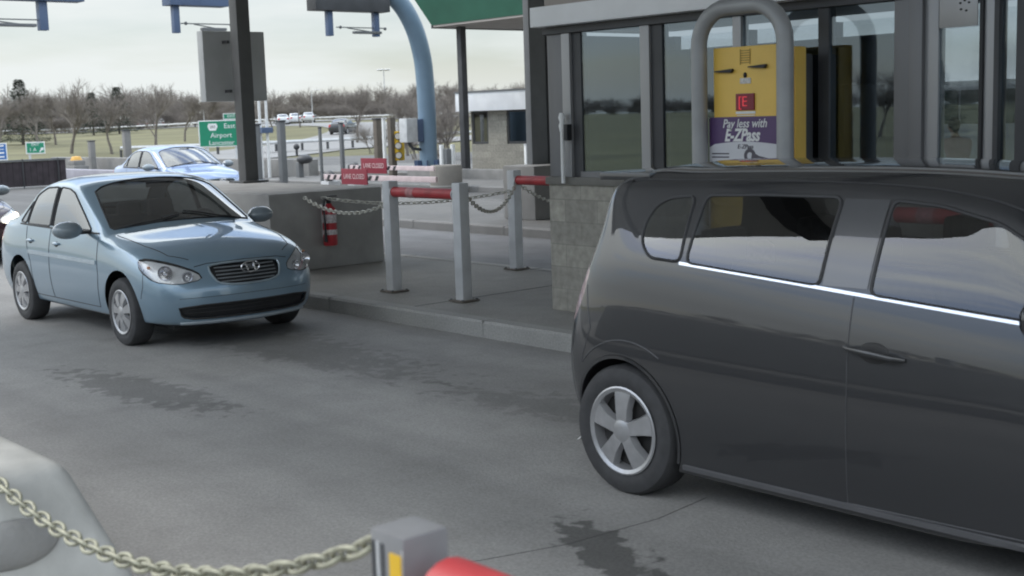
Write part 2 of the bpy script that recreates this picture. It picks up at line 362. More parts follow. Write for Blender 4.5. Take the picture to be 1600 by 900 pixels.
class Shell:
    def __init__(s, bm):
        s.bm = bm; s.ref = bm.copy(); s.ref.verts.ensure_lookup_table(); s.ref.faces.ensure_lookup_table()
        bmesh.ops.triangulate(s.ref, faces=s.ref.faces); s.ref.normal_update(); s.ref.faces.ensure_lookup_table()
        s.bvh = BVHTree.FromBMesh(s.ref); s.lay = bm.faces.layers.int.new('grp')
    def cut(s, pts, axis, g, lim=.15, near=None, bulk=False):
        axis = Vector(axis).normalized(); pts = [Vector(p) for p in pts]; c = sum(pts, Vector())/len(pts)
        a = Vector((0, 0, 1)) if abs(axis.z) < .8 else Vector((1, 0, 0)); b1 = axis.cross(a).normalized()
        rad = max((p-c).length for p in pts)*1.5
        Sf = [f for f in s.bm.faces if f[s.lay] == 0 and ((bulk and (near is None or near(f.calc_center_median()))) or
              (not bulk and f.normal.dot(axis) > lim and ((f.calc_center_median()-c)-axis*(f.calc_center_median()-c).dot(axis)).length < rad+.3 and (near is None or near(f.calc_center_median()))))]
        N = len(pts)
        for i in range(N):
            p, q = pts[i], pts[(i+1) % N]; e = q-p
            if e.length < 1e-6: continue
            n = e.cross(axis).normalized()
            if n.dot(c-p) > 0: n = -n
            geom = list({v for f in Sf for v in f.verts})+list({ed for f in Sf for ed in f.edges})+Sf
            if not Sf: break
            r = bmesh.ops.bisect_plane(s.bm, geom=geom, dist=1e-5, plane_co=p, plane_no=n)
            Sf = [f for f in r['geom'] if isinstance(f, bmesh.types.BMFace) and (f.calc_center_median()-p).dot(n) < 0]
        for f in Sf: f[s.lay] = g
        return s
    def take(s, g, name, material, parent, push=0, keep=False):
        fs = [f for f in s.bm.faces if f[s.lay] == g]
        if not fs: print('EMPTY', name); return None
        vm = {}; nb = bmesh.new()
        for f in fs:
            vs = []
            for v in f.verts:
                if v not in vm: vm[v] = nb.verts.new(v.co)
                vs.append(vm[v])
            try: nb.faces.new(vs)
            except ValueError: pass
        if g and not keep: bmesh.ops.delete(s.bm, geom=fs, context='FACES')
        me = bpy.data.meshes.new(name); nb.to_mesh(me); nb.free()
        nn = []
        for v in me.vertices: nn.append(s.nrm(v.co))
        if push:
            for v, n in zip(me.vertices, nn): v.co += n*push
        o = bpy.data.objects.new(name, me); COL.objects.link(o); me.materials.append(material)
        me.polygons.foreach_set('use_smooth', [True]*len(me.polygons)); me.normals_split_custom_set_from_vertices(nn)
        if parent: o.parent = parent
        return o
    def nrm(s, co):
        p, n, i, d = s.bvh.find_nearest(co)
        f = s.ref.faces[i]; v = f.verts
        from mathutils.interpolate import poly_3d_calc
        w = poly_3d_calc([x.co for x in v], p); return sum((x.normal*wi for x, wi in zip(v, w)), Vector()).normalized()
    def hit(s, p, d):
        d = Vector(d).normalized(); q = s.bvh.ray_cast(Vector(p)-d*3, d, 8); return q[0] if q[0] is not None else None
    def line(s, pts, d, r, step=.04, closed=False, out=0, mb=None, n=6):
        """tube following the surface below a polyline, projected along d"""
        P = [Vector(p) for p in pts]
        if closed: P = P+[P[0]]
        Q = []
        for a, b in zip(P[:-1], P[1:]):
            k = max(1, int((b-a).length/step))
            for i in range(k): Q.append(a.lerp(b, i/k))
        if not closed: Q.append(P[-1])
        H = [s.hit(q, d) for q in Q]; H = [h for h in H if h is not None]
        if out: H = [h+s.nrm(h)*out for h in H]
        mb = mb or MB()
        if len(H) > 1: mb.tube(H, r, n, closed=closed)
        return mb
    def strip(s, pts, d, w, depth=.004, mb=None):
        mb = mb or MB(); P = [Vector(p) for p in pts]; Q = []
        for a, b in zip(P[:-1], P[1:]):
            k = max(1, int((b-a).length/.05))
            for i in range(k): Q.append(a.lerp(b, i/k))
        Q.append(P[-1]); rings = []
        for q in Q:
            h = s.hit(q, d)
            if h is None: continue
            h2 = s.hit(q+Vector((0, 0, w)), d) or h; n = s.nrm(h)
            rings.append([mb.bm.verts.new(x) for x in (h-n*.004, h+n*depth, h2+n*depth, h2-n*.004)])
        for A, B in zip(rings[:-1], rings[1:]):
            for k in range(4): mb.bm.faces.new((A[k], A[(k+1) % 4], B[(k+1) % 4], B[k]))
        mb.bm.faces.new(rings[0]); mb.bm.faces.new(rings[-1][::-1]); return mb

def make_wheel(parent, x, y, r, rim_r, w, style, sgn, tyre_m=None, n_sp=7):
    """wheel whose outer face looks along sgn*y; hub at (x, y outer face, r)"""
    wh = bpy.data.objects.new('wheel', None); COL.objects.link(wh); wh.parent = parent; wh.location = (x, y, r)
    M_ = Matrix.Rotation(-PI/2*sgn, 4, 'X')     # local +z -> sgn*y
    t = MB(); rr = rim_r
    prof = [(rr-.01, -.01), (rr+.012, -.002), (rr+.03, .004), (r-.045, .006), (r-.015, -.006), (r, -.03), (r, -w+.03), (r-.015, -w+.006), (rr, -w)]
    t.lathe(prof, 48, M_); t.build('tyre', rubber, wh, 35)
    k = MB()
    k.lathe([(rr-.012, -.012), (rr+.004, .002), (rr-.004, .006), (rr-.022, -.002), (rr-.03, -.05), (rr-.035, -w*.9)], 40, M_)
    # spokes
    for i in range(n_sp):
        a = 2*PI*i/n_sp+.3
        wi, wo = (.030, .055) if style == 'cover' else (.038, .066)
        A = []
        for (rad, hw, h) in ((.035, wi, .004), (rr*.5, (wi+wo)/2*.85, .008), (rr-.018, wo, -.004)):
            ca, sa = math.cos(a), math.sin(a)
            A.append([Vector((rad*ca-s_*hw*sa, rad*sa+s_*hw*ca, hh)) for s_, hh in ((-1, h-.035), (-.8, h), (.8, h), (1, h-.035))])
        ring = [[k.bm.verts.new(M_ @ v) for v in q] for q in A]
        for P_, Q_ in zip(ring[:-1], ring[1:]):
            for q in range(3): k.bm.faces.new((P_[q], P_[q+1], Q_[q+1], Q_[q]))
    k.lathe([(0, .014), (.035, .012), (.06, .002), (.062, -.03)], 24, M_)
    k.build('rim', alloy, wh, 30)
    d = MB(); d.lathe([(0, -.055), (rr-.03, -.06)], 32, M_); d.build('brake_disc', plastic_d, wh, 30)
    return wh

def wheel_arch(sh, parent, x, z, Ra, sgn, ydeep, lip_m, ycut=.3):
    P = [(x+Ra*math.cos(a), 0, z+Ra*math.sin(a)) for a in [2*PI*i/40 for i in range(40)]]
    sh.cut(P, (0, sgn, 0), 90, bulk=True, near=lambda c: c.y*sgn > ycut and abs(c.x-x) < Ra+.15 and c.z < z+Ra+.12)
    a0 = math.asin(max(-1, (.21-z)/Ra)); mb = MB(); rings = []
    w = MB(); wr = []
    for i in range(37):
        a = a0+(PI-2*a0)*i/36; p = Vector((x+Ra*math.cos(a), 0, z+Ra*math.sin(a)))
        h = sh.hit((p.x, sgn*.1, p.z), (0, -sgn, 0)) or Vector((p.x, sgn*ydeep, p.z))
        if wr and abs(h.y-wr[-1][1]) > .12: h.y = wr[-1][1]
        o_ = Vector((h.x, h.y+sgn*.004, h.z)); wr.append((p, h.y))
        rad = Vector((math.cos(a), 0, math.sin(a)))
        rings.append([mb.bm.verts.new(q) for q in (o_-rad*.002, o_-rad*.018, o_-rad*.018-Vector((0, sgn*.03, 0)), o_-Vector((0, sgn*.05, 0))+rad*.01)])
    for A, B in zip(rings[:-1], rings[1:]):
        for k in range(3): mb.bm.faces.new((A[k], A[k+1], B[k+1], B[k]))
    mb.build('arch_lip', lip_m, parent)
    v = [[w.bm.verts.new((p.x+(p.x-x)*.03, y_-sgn*.01, p.z)), w.bm.verts.new((p.x+(p.x-x)*.03, sgn*.42, p.z))] for p, y_ in wr]
    cc = w.bm.verts.new((x, sgn*.42, z-.1))
    for A, B in zip(v[:-1], v[1:]):
        w.bm.faces.new((A[0], A[1], B[1], B[0])); w.bm.faces.new((A[1], cc, B[1]))
    w.build('wheel_well', black, parent)

def seat(mb, x, y, w=.5, zb=.32, hr=True, zt=.98):
    mb.box((x-.25, y-w/2, zb), (x+.28, y+w/2, zb+.18), .06)
    mb.box((-.06, -w/2, 0), (.08, w/2, zt-zb-.1), .05, Matrix.Translation((x-.2, y, zb+.1)) @ Matrix.Rotation(-.22, 4, 'Y'))
    if hr: mb.box((x-.42, y-.13, zt+.02), (x-.31, y+.13, zt+.2), .05)

def make_sedan(name, label, body_m, loc, rz=0, headlit=False, detail=True):
    root = thing(name, loc, label, 'car', rz)
    rows = [
     [(.25,0,.24),(.12,0,.24),(.05,0,.28),(0,0,.40),(-.01,0,.60),(.02,0,.80),(.07,0,.97),(.11,0,1.02),(.2,0,1.045),(.3,0,1.055),(.42,0,1.06)],
     [(.4,0,.22),(.13,.35,.24),(.06,.36,.28),(.02,.37,.40),(.01,.38,.60),(.035,.36,.80),(.08,.34,.965),(.12,.32,1.015),(.22,.28,1.04),(.34,.17,1.055),(.5,0,1.063)],
     [(.6,0,.2),(.18,.58,.24),(.12,.63,.28),(.08,.67,.40),(.07,.69,.60),(.09,.665,.80),(.13,.62,.95),(.17,.59,.995),(.28,.51,1.03),(.42,.30,1.052),(.6,0,1.068)],
     [(.7,0,.2),(.38,.66,.22),(.34,.75,.26),(.31,.80,.40),(.31,.815,.60),(.32,.80,.80),(.34,.745,.935),(.36,.71,.97),(.45,.64,1.02),(.54,.38,1.055),(.68,0,1.072)],
     [(.8,0,.2),(.7,.68,.2),(.7,.79,.24),(.7,.835,.4),(.7,.85,.62),(.7,.828,.82),(.7,.785,.945),(.7,.742,.985),(.72,.672,1.03),(.74,.4,1.07),(.77,0,1.085)],
     [(1.2,0,.2),(1.15,.68,.2),(1.15,.79,.24),(1.15,.835,.4),(1.15,.85,.62),(1.15,.83,.82),(1.12,.80,.945),(1.16,.745,1.16),(1.24,.655,1.355),(1.24,.46,1.42),(1.22,0,1.435)],
     [(1.75,0,.2),(1.75,.68,.2),(1.75,.79,.24),(1.75,.835,.4),(1.75,.85,.62),(1.75,.832,.82),(1.75,.80,.94),(1.75,.74,1.175),(1.75,.655,1.395),(1.75,.48,1.458),(1.75,0,1.475)],
     [(2.25,0,.2),(2.25,.68,.2),(2.25,.79,.24),(2.25,.835,.4),(2.25,.85,.62),(2.25,.832,.82),(2.22,.80,.935),(2.25,.745,1.16),(2.22,.665,1.375),(2.34,.46,1.432),(2.40,0,1.452)],
     [(2.62,0,.2),(2.62,.68,.2),(2.62,.79,.24),(2.62,.835,.4),(2.62,.85,.62),(2.62,.832,.81),(2.65,.80,.925),(2.66,.765,1.03),(2.62,.705,1.175),(2.78,.45,1.235),(2.80,0,1.255)],
     [(3.0,0,.2),(3.0,.68,.2),(3.0,.79,.24),(3.0,.835,.4),(3.0,.85,.62),(3.0,.832,.79),(3.0,.80,.905),(3.02,.775,.932),(3.03,.735,.96),(3.18,.42,1.0),(3.25,0,1.02)],
     [(3.3,0,.2),(3.3,.68,.2),(3.3,.79,.24),(3.3,.835,.4),(3.3,.85,.6),(3.3,.835,.77),(3.3,.80,.865),(3.32,.76,.90),(3.33,.68,.925),(3.38,.40,.958),(3.40,0,.975)],
     [(3.68,0,.2),(3.68,.68,.2),(3.68,.79,.24),(3.68,.83,.4),(3.68,.845,.58),(3.68,.825,.73),(3.68,.775,.81),(3.68,.72,.845),(3.68,.62,.875),(3.68,.35,.915),(3.68,0,.932)],
     [(3.95,0,.2),(3.92,.66,.2),(3.96,.755,.23),(3.98,.80,.38),(3.98,.80,.56),(3.96,.775,.68),(3.94,.725,.745),(3.93,.67,.78),(3.92,.56,.81),(3.92,.32,.848),(3.92,0,.862)],
     [(4.05,0,.2),(4.08,.54,.2),(4.13,.60,.23),(4.165,.625,.37),(4.16,.62,.52),(4.11,.60,.62),(4.07,.55,.695),(4.05,.5,.73),(4.04,.42,.758),(4.04,.24,.79),(4.04,0,.805)],
     [(4.12,0,.2),(4.18,.28,.2),(4.225,.31,.23),(4.255,.33,.37),(4.25,.32,.52),(4.205,.30,.63),(4.16,.28,.70),(4.14,.25,.73),(4.12,.2,.75),(4.115,.11,.765),(4.11,0,.772)],
     [(4.15,0,.2),(4.20,0,.2),(4.25,0,.23),(4.28,0,.37),(4.275,0,.52),(4.23,0,.63),(4.19,0,.70),(4.17,0,.722),(4.155,0,.735),(4.14,0,.747),(4.13,0,.755)],
    ]
    bm = cage_to_mesh(rows, [(8, 4, 9, .45), (6, 3, 11, .55), (2, 3, 12, .5), (8, 9, 13, .25)], 3, [(9, 6, 10, .6), (4, 8, 10, .5), (7, 8, 10, .3)])
    sh = Shell(bm)
    side = {}
    fw_ = [(2.74,.985),(2.50,1.13),(2.20,1.305),(2.06,1.34),(1.84,1.352),(1.83,.985)]
    rw_ = [(1.76,.985),(1.76,1.352),(1.47,1.338),(1.30,1.285),(1.22,1.245),(1.16,.985)]
    qw_ = [(1.12,.99),(1.18,1.21),(1.02,1.07),(.95,1.0)]
    wins = [fillet([Vector((a, 0, b)) for a, b in w], .035) for w in (fw_, rw_, qw_)]
    ws = chaikin([Vector(p) for p in [(2.41,-.585,0),(2.66,-.635,0),(3.0,-.695,0),(3.10,-.45,0),(3.15,-.2,0),(3.165,0,0),(3.15,.2,0),(3.10,.45,0),(3.0,.695,0),(2.66,.635,0),(2.41,.585,0),(2.42,0,0)]], 1, .1)
    rs = chaikin([Vector(p) for p in [(1.19,.55,0),(.84,.63,0),(.80,.3,0),(.79,0,0),(.80,-.3,0),(.84,-.63,0),(1.19,-.55,0)]], 1, .1)
    for sg in (1, -1):
        for k, w in enumerate(wins): sh.cut([(p.x, sg*.8, p.z) for p in w], (0, sg, 0), 20+k+(3 if sg > 0 else 0), .2)
    sh.cut([(p.x, p.y, 1.2) for p in ws if not (abs(p.y) < .4 and p.x < 2.6)], (0, 0, 1), 2, .1)
    sh.cut([(p.x, p.y, 1.2) for p in rs], (0, 0, 1), 3, .1)
    gr = chaikin([Vector((4.3, a, b)) for a, b in [(-.33,.722),(.33,.722),(.345,.65),(.28,.535),(-.28,.535),(-.345,.65)]], 2, .22)
    sh.cut(gr, (1, 0, 0), 4, .1, near=lambda c: c.x > 3.9)
    lg = chaikin([Vector((4.3, a, b)) for a, b in [(-.63,.385),(.63,.385),(.60,.29),(.5,.265),(-.5,.265),(-.60,.29)]], 1, .15)
    sh.cut(lg, (1, 0, 0), 5, .1, near=lambda c: c.x > 3.9)
    hls = {}
    for sg in (1, -1):
        hp = [(4.16,.40,.595),(4.12,.42,.66),(3.98,.60,.745),(3.80,.75,.79),(3.73,.80,.775),(3.80,.82,.69),(3.98,.78,.60),(4.1,.6,.565)]
        hp = chaikin([Vector((a, b*sg, c)) for a, b, c in hp], 1, .2); hls[sg] = hp
        sh.cut(hp, (.72, .66*sg, .2), 6 if sg > 0 else 7, .15, near=lambda c: c.x > 3.5)
        tl = chaikin([Vector((a, b*sg, c)) for a, b, c in [(.02,.5,.93),(.02,.48,.75),(.06,.66,.66),(.3,.8,.72),(.38,.78,.88),(.2,.7,.95)]], 1, .2)
        sh.cut(tl, (-.8, .55*sg, .1), 8 if sg > 0 else 10, .15, near=lambda c: c.x < .6)
        wheel_arch(sh, root, 3.41, .315, .355, sg, .8, body_m); wheel_arch(sh, root, .98, .315, .355, sg, .8, body_m)
    for k in range(6): sh.take(20+k, ('front_side_window', 'rear_side_window', 'quarter_window')[k % 3], car_glass, root)
    sh.take(2, 'windscreen', wind_glass, root); sh.take(3, 'rear_window', car_glass, root)
    g = sh.take(4, 'grille', black, root, -.03)
    sl = MB()
    for zz in (.57, .60, .63, .66, .69): hw = .26 if zz < .58 else .29; sh.line([(4.3, -hw, zz), (4.3, hw, zz)], (-1, 0, 0), .006, out=-.012, mb=sl)
    sl.build('grille_slats', mat('dark_slats', (.20, .215, .225), .35), g)
    sr = sh.line(gr, (-1, 0, 0), .010, closed=True, out=.0); sr.build('grille_surround', mat('dull_surround', (.30, .36, .40), .3, metal=.3), g)
    em = MB(); em.tube([Vector((4.262, .088*math.cos(a), .676+.046*math.sin(a))) for a in [2*PI*i/24 for i in range(24)]], .0055, 8, closed=True)
    for s_ in (-1, 1): em.tube([(4.262, s_*-.038-.012, .708), (4.265, s_*-.034+.010, .645)], .008, 8)
    em.tube([(4.264, .036, .668), (4.264, -.036, .684)], .007, 8)
    em.build('emblem', chrome, root)
    lgo = sh.take(5, 'bumper_grille', black, root, -.03)
    bb = MB(); sh.line(lg, (-1, 0, 0), .009, closed=True, mb=bb, out=-.004)
    for zz in (.315, .35): sh.line([(4.3, -.56, zz), (4.3, .56, zz)], (-1, 0, 0), .005, out=-.015, mb=bb)
    bb.build('grille_mesh', plastic_d, lgo)
    for g_ in (8, 10): sh.take(g_, 'tail_light', mat('tail_lamp_red', (.35, .02, .02), .2, var=.1), root)
    hl_em = mat('lit_headlamp', (1, .93, .8), .3, emit=3.5)
    for sg in (1, -1):
        gl = 6 if sg > 0 else 7
        h = sh.take(gl, 'headlight', lens_w, root, -.028, keep=True)
        cv = sh.take(gl, 'lamp_cover', lamp_cover, root, .001)
        if cv: cv.parent = h
        sm = MB(); sh.line(hls[sg], (-.72, -.66*sg, -.2), .004, closed=True, mb=sm); q = sm.build('seal', black, h)
        for (cx, cy, cz, rad) in ((4.035, .69, .672, .062), (4.125, .53, .632, .045)):
            d = Vector((.93, .3*sg, 0)).normalized(); M_ = face_mtx(Vector((cx, cy*sg, cz)), d.cross(UP)*-1, UP)
            bl = MB(); bl.lathe([(rad, .0), (rad*.8, -.02), (rad*.4, -.04), (0, -.045)], 20, Matrix.Translation((cx, cy*sg, cz)) @ d.to_track_quat('Z', 'Y').to_matrix().to_4x4())
            bl.ball(Vector((cx, cy*sg, cz))-d*.02, .016, 10)
            bl.build('lamp_bowl', hl_em if headlit else chrome, h)
        am = MB(); am.ball((3.88, .765*sg, .715), (.03, .012, .015), 12); am.build('turn_signal', mat('dull_amber', (.45, .22, .12), .35), h)
    # body
    for f in [f for f in sh.bm.faces if f[sh.lay] == 90]: f[sh.lay] = 91
    bmesh.ops.delete(sh.bm, geom=[f for f in sh.bm.faces if f[sh.lay] == 91], context='FACES')
    body = sh.take(0, 'body', body_m, root)
    # seals, seams, mouldings
    for sg in (1, -1):
        ml = MB()
        for w in wins: sh.line([(p.x, sg*.9, p.z) for p in w], (0, -sg, 0), .009, closed=True, mb=ml)
        sh.line([(1.795, sg*.9, .99), (1.795, sg*.9, 1.35)], (0, -sg, 0), .022, mb=ml)
        sh.line([(2.9, sg*.9, .962), (1.9, sg*.9, .968), (.95, sg*.9, .978)], (0, -sg, 0), .009, mb=ml); ml.build('window_seal', black, root)
    ml = MB()
    sh.line([(p.x, p.y, 2) for p in ws if not (abs(p.y) < .4 and p.x < 2.6)], (0, 0, -1), .009, closed=True, mb=ml); ml.build('windscreen_seal', black, root); ml = MB()
    sh.line([(p.x, p.y, 2) for p in rs], (0, 0, -1), .009, closed=True, mb=ml)
    ml.build('rear_window_seal', black, root)
    for sg in (1, -1):
        sm = MB(); d = (0, -sg, 0); Y = sg*.9
        sh.line([(2.93, Y, .93), (2.97, Y, .6), (2.90, Y, .30)], d, .0035, mb=sm)
        sh.line([(1.80, Y, .96), (1.80, Y, .30)], d, .0035, mb=sm)
        sh.line([(1.16, Y, .96), (1.20, Y, .78), (1.30, Y, .62), (1.32, Y, .45), (1.34, Y, .30)], d, .0035, mb=sm)
        sh.line([(1.34, Y, .30), (2.90, Y, .30)], d, .0035, mb=sm)
        sh.line([(3.83, Y, .70), (3.84, Y, .55), (3.80, Y, .45)], d, .003, mb=sm); sm.build('door_seams', plastic_d, root)
    sm = MB()
    sh.line([(3.13, -.70, 2), (3.6, -.66, 2), (3.9, -.59, 2), (4.02, -.46, 2)], (0, 0, -1), .004, mb=sm)
    sh.line([(3.13, .70, 2), (3.6, .66, 2), (3.9, .59, 2), (4.02, .46, 2)], (0, 0, -1), .004, mb=sm)
    sh.line([(4.5, -.45, .705), (4.5, -.34, .725), (4.5, 0, .735), (4.5, .34, .725), (4.5, .45, .705)], (-1, 0, 0), .004, mb=sm)
    sh.line([(4.5, -.62, .45), (4.5, 0, .455), (4.5, .62, .45)], (-1, 0, 0), .002, mb=sm)
    sm.build('bonnet_seams', plastic_d, root)
    for y0, y1 in ((.50, -.02), (-.08, -.60)):
        P_ = [sh.hit((3.13-.10*abs(k/6-.4)-.02*k/6, y0+(y1-y0)*k/6, 2), (0, 0, -1)) for k in range(7)]
        q = MB(); q.tube([p_+sh.nrm(p_)*.012 for p_ in P_ if p_ is not None], .007, 6); q.build('wiper', black, root)
    for sg in (1, -1):
        st = sh.strip([(1.25, sg*.9, .70), (2.0, sg*.9, .695), (2.93, sg*.9, .69)], (0, -sg, 0), .035, .009); st.build('side_moulding', mat('pale_moulding', (.42, .50, .56), .25, metal=.2, coat=1), root, 60)
        for hx in (1.98, 1.30):
            hb = sh.hit((hx, sg*.9, .80), (0, -sg, 0)); q = MB()
            q.ball(hb+Vector((0, sg*.006, .03)), (.085, .022, .016), 14)
            q.build('door_handle', body_m, root)
            q = MB(); q.ball(hb+Vector((0, -sg*.008, .02)), (.06, .014, .028), 14); q.build('handle_recess', plastic_d, root)
        mr = bpy.data.objects.new('door_mirror', None); COL.objects.link(mr); mr.parent = root
        q = MB(); q.ball((2.70, sg*.985, 1.0), (.095, .14, .08), 20)
        for v in q.bm.verts:
            if v.co.x < 2.66: v.co.x = 2.66
            if abs(v.co.y) < .88: v.co.z = 1.0+(v.co.z-1.0)*.8-.01
        q.build('mirror_shell', mat('grey_blue_mirror', (.20, .24, .27), .35, coat=1), mr); q = MB(); q.ball((2.657, sg*.985, 1.0), (.006, .108, .064), 16); q.build('mirror_glass', chrome, mr)
        q = MB(); q.box((2.64, sg*.77, .955), (2.74, sg*.90, .985), .01); q.build('mirror_arm', black, mr)
    q = sh.line([(4.4, -.60, .235), (4.4, -.3, .232), (4.4, 0, .23), (4.4, .3, .232), (4.4, .60, .235)], (-1, 0, 0), .016); q.build('chin_strip', mat('pale_chin', (.30, .34, .37), .4), root)
    # undertray / interior
    q = MB(); q.box((.45, -.6, .17), (3.95, .6, .2)); q.build('underbody', black, root)
    q = MB(); q.box((.85, -.72, .26), (3.05, .72, .30)); q.box((2.78, -.68, .66), (3.06, .68, .93), .05); q.box((.8, -.66, .9), (1.1, .66, .99), .02)
    for sg in (1, -1): q.box((1.0, sg*.70, .3), (2.9, sg*.745, .93), .01)
    q.build('cabin_trim', plastic_d, root)
    for y in (-.36, .36): q = MB(); seat(q, 2.1, y); q.build('front_seat', fabric, root)
    q = MB(); seat(q, 1.3, 0, 1.25, hr=False, zt=.95); q.box((1.0, .2, .98), (1.1, .45, 1.12), .04); q.box((1.0, -.45, .98), (1.1, -.2, 1.12), .04); q.build('rear_seat', fabric, root)
    q = MB(); c_ = Vector((2.62, .36, .93)); ax_ = Vector((-.9, 0, .42)).normalized(); b_ = ax_.cross(Vector((0, 1, 0)))
    q.tube([c_+Vector((0, 1, 0))*.18*math.cos(a)+b_*.18*math.sin(a) for a in [2*PI*i/20 for i in range(20)]], .014, 8, closed=True)
    q.tube([c_, c_-ax_*.18], .03, 8); q.tube([c_-Vector((0, .17, 0)), c_+Vector((0, .17, 0))], .012, 6); q.build('steering_wheel', black, root)
    q = MB(); q.box((2.50, -.12, 1.33), (2.53, .12, 1.385), .01); q.build('interior_mirror', black, root)
    for sg in (1, -1):
        for wx in (.98, 3.41): make_wheel(root, wx, sg*.835, .30, .195, .19, 'cover', sg)
    sh.bm.free(); sh.ref.free()
    return root

def make_hatch(name, label, body_m, loc):
    root = thing(name, loc, label, 'car')
    # x: 0 rear bumper ... 3.9 front
    def std(x, yb=.845, belt=1.13, bz=.86, top=1.6, yr=.60, c7=None, rail=None):
        z = lambda f: belt+(top-.10-belt)*f
        return [(x,0,.16),(x,.70,.14),(x,.80,.17),(x,yb-.015,.40),(x,yb+.005,.66),(x,yb-.005,bz+.05),(x,yb-.045,belt),(x,yb-.13,z(.5)),(x,yr,z(1)),(x,yr-.2,top-.03),(x,0,top)]
    rows = [
     [(.3,0,.26),(.14,0,.26),(.05,0,.30),(0,0,.42),(-.02,0,.62),(.03,0,.86),(.08,0,1.05),(.16,0,1.25),(.24,0,1.47),(.30,0,1.545),(.42,0,1.565)],
     [(.4,0,.22),(.15,.35,.25),(.07,.36,.30),(.02,.37,.42),(.0,.37,.62),(.045,.36,.86),(.09,.35,1.05),(.17,.34,1.25),(.25,.32,1.46),(.31,.24,1.535),(.5,0,1.57)],
     [(.5,0,.2),(.20,.58,.24),(.13,.64,.29),(.08,.67,.42),(.06,.68,.64),(.10,.66,.86),(.17,.64,1.05),(.28,.62,1.27),(.25,.565,1.47),(.30,.44,1.545),(.6,0,1.585)],
     [(.6,0,.2),(.34,.68,.22),(.26,.76,.26),(.20,.80,.42),(.18,.815,.66),(.22,.795,.90),(.28,.76,1.09),(.36,.71,1.29),(.36,.625,1.49),(.45,.45,1.565),(.7,0,1.60)],
     std(.62, .845, 1.15, .88, 1.595),
     std(1.0, .85, 1.14, .87, 1.605),
     std(1.55, .85, 1.10, .85, 1.61),
     std(2.05, .85, 1.065, .83, 1.60),
     [(2.45,0,.16),(2.45,.70,.14),(2.45,.80,.17),(2.45,.83,.42),(2.45,.852,.66),(2.45,.845,.86),(2.45,.805,1.035),(2.47,.735,1.23),(2.42,.64,1.43),(2.55,.42,1.52),(2.62,0,1.55)],
     [(2.85,0,.2),(2.85,.70,.2),(2.85,.80,.24),(2.85,.83,.42),(2.85,.85,.66),(2.85,.84,.84),(2.85,.80,1.01),(2.84,.76,1.11),(2.78,.69,1.24),(2.95,.42,1.31),(3.02,0,1.34)],
     [(3.2,0,.2),(3.2,.68,.2),(3.2,.79,.24),(3.2,.83,.4),(3.2,.84,.62),(3.2,.82,.82),(3.2,.78,.95),(3.2,.74,.985),(3.15,.68,1.01),(3.3,.4,1.06),(3.36,0,1.08)],
     [(3.5,0,.2),(3.45,.66,.2),(3.5,.76,.24),(3.52,.80,.4),(3.52,.81,.6),(3.5,.79,.76),(3.48,.74,.86),(3.47,.69,.90),(3.46,.6,.93),(3.5,.36,.97),(3.52,0,.985)],
     [(3.65,0,.2),(3.66,.52,.2),(3.72,.58,.24),(3.76,.61,.38),(3.76,.61,.55),(3.71,.59,.70),(3.67,.55,.79),(3.65,.5,.83),(3.63,.43,.86),(3.64,.25,.89),(3.65,0,.9)],
     [(3.7,0,.2),(3.78,.28,.2),(3.84,.3,.24),(3.87,.32,.38),(3.87,.32,.55),(3.82,.3,.70),(3.77,.28,.79),(3.75,.25,.82),(3.73,.2,.84),(3.73,.11,.86),(3.73,0,.865)],
     [(3.75,0,.2),(3.8,0,.2),(3.86,0,.24),(3.9,0,.38),(3.895,0,.55),(3.845,0,.70),(3.80,0,.79),(3.785,0,.81),(3.77,0,.825),(3.76,0,.835),(3.75,0,.845)],
    ]
    bm = cage_to_mesh(rows, [(8, 3, 10, .5), (6, 3, 11, .25), (2, 3, 11, .5), (5, 2, 10, .25)], 3, [(10, 6, 10, .5), (8, 8, 10, .3)])
    sh = Shell(bm)
    B = lambda x: 1.165-.062*(x-.8)-.004*(x-.8)**2   # belt line
    q_ = [(.735,1.165),(.66,1.23),(.645,1.32),(.68,1.40),(.75,1.435),(.90,1.448),(.93,B(.93)),]
    r_ = [(.965,B(.965)),(.965,1.452),(1.3,1.462),(1.69,1.462),(1.69,B(1.69))]
    f_ = [(1.93,B(1.93)),(1.93,1.457),(2.15,1.44),(2.40,1.385),(2.62,1.275),(2.80,1.145),(2.85,B(2.85)+.01)]
    wins = [fillet([Vector((a, 0, b)) for a, b in w], .04) for w in (q_, r_, f_)]
    ws = [(2.62,-.50),(2.85,-.57),(3.12,-.63),(3.24,-.35),(3.27,0),(3.24,.35),(3.12,.63),(2.85,.57),(2.62,.50)]
    for sg in (1, -1):
        for k, w in enumerate(wins): sh.cut([(p.x, sg*.8, p.z) for p in w], (0, sg, 0), 20+k+(3 if sg > 0 else 0), .2)
        wheel_arch(sh, root, .58, .325, .365, sg, .8, body_m); wheel_arch(sh, root, 3.06, .325, .365, sg, .8, body_m)
        tl = chaikin([Vector((a, b*sg, c)) for a, b, c in [(.10,.62,1.10),(.05,.60,.82),(.16,.78,.80),(.24,.80,.93),(.27,.76,1.10)]], 1, .2)
        sh.cut(tl, (-.75, .65*sg, .1), 8 if sg > 0 else 10, .15, near=lambda c: c.x < .5)
        hp = chaikin([Vector((a, b*sg, c)) for a, b, c in [(3.80,.36,.66),(3.74,.40,.78),(3.5,.68,.86),(3.36,.80,.86),(3.45,.81,.76),(3.7,.64,.64)]], 1, .2)
        sh.cut(hp, (.75, .65*sg, .1), 9 if sg > 0 else 11, .15, near=lambda c: c.x > 3.2)
    sh.cut([(a, b, 1.3) for a, b in ws], (0, 0, 1), 5, .1)
    rg = chaikin([Vector((.1, a, b)) for a, b in [(-.55,1.15),(-.5,1.42),(.5,1.42),(.55,1.15)]], 1, .15)
    sh.cut(rg, (-1, 0, 0), 6, .1, near=lambda c: c.x < .6)
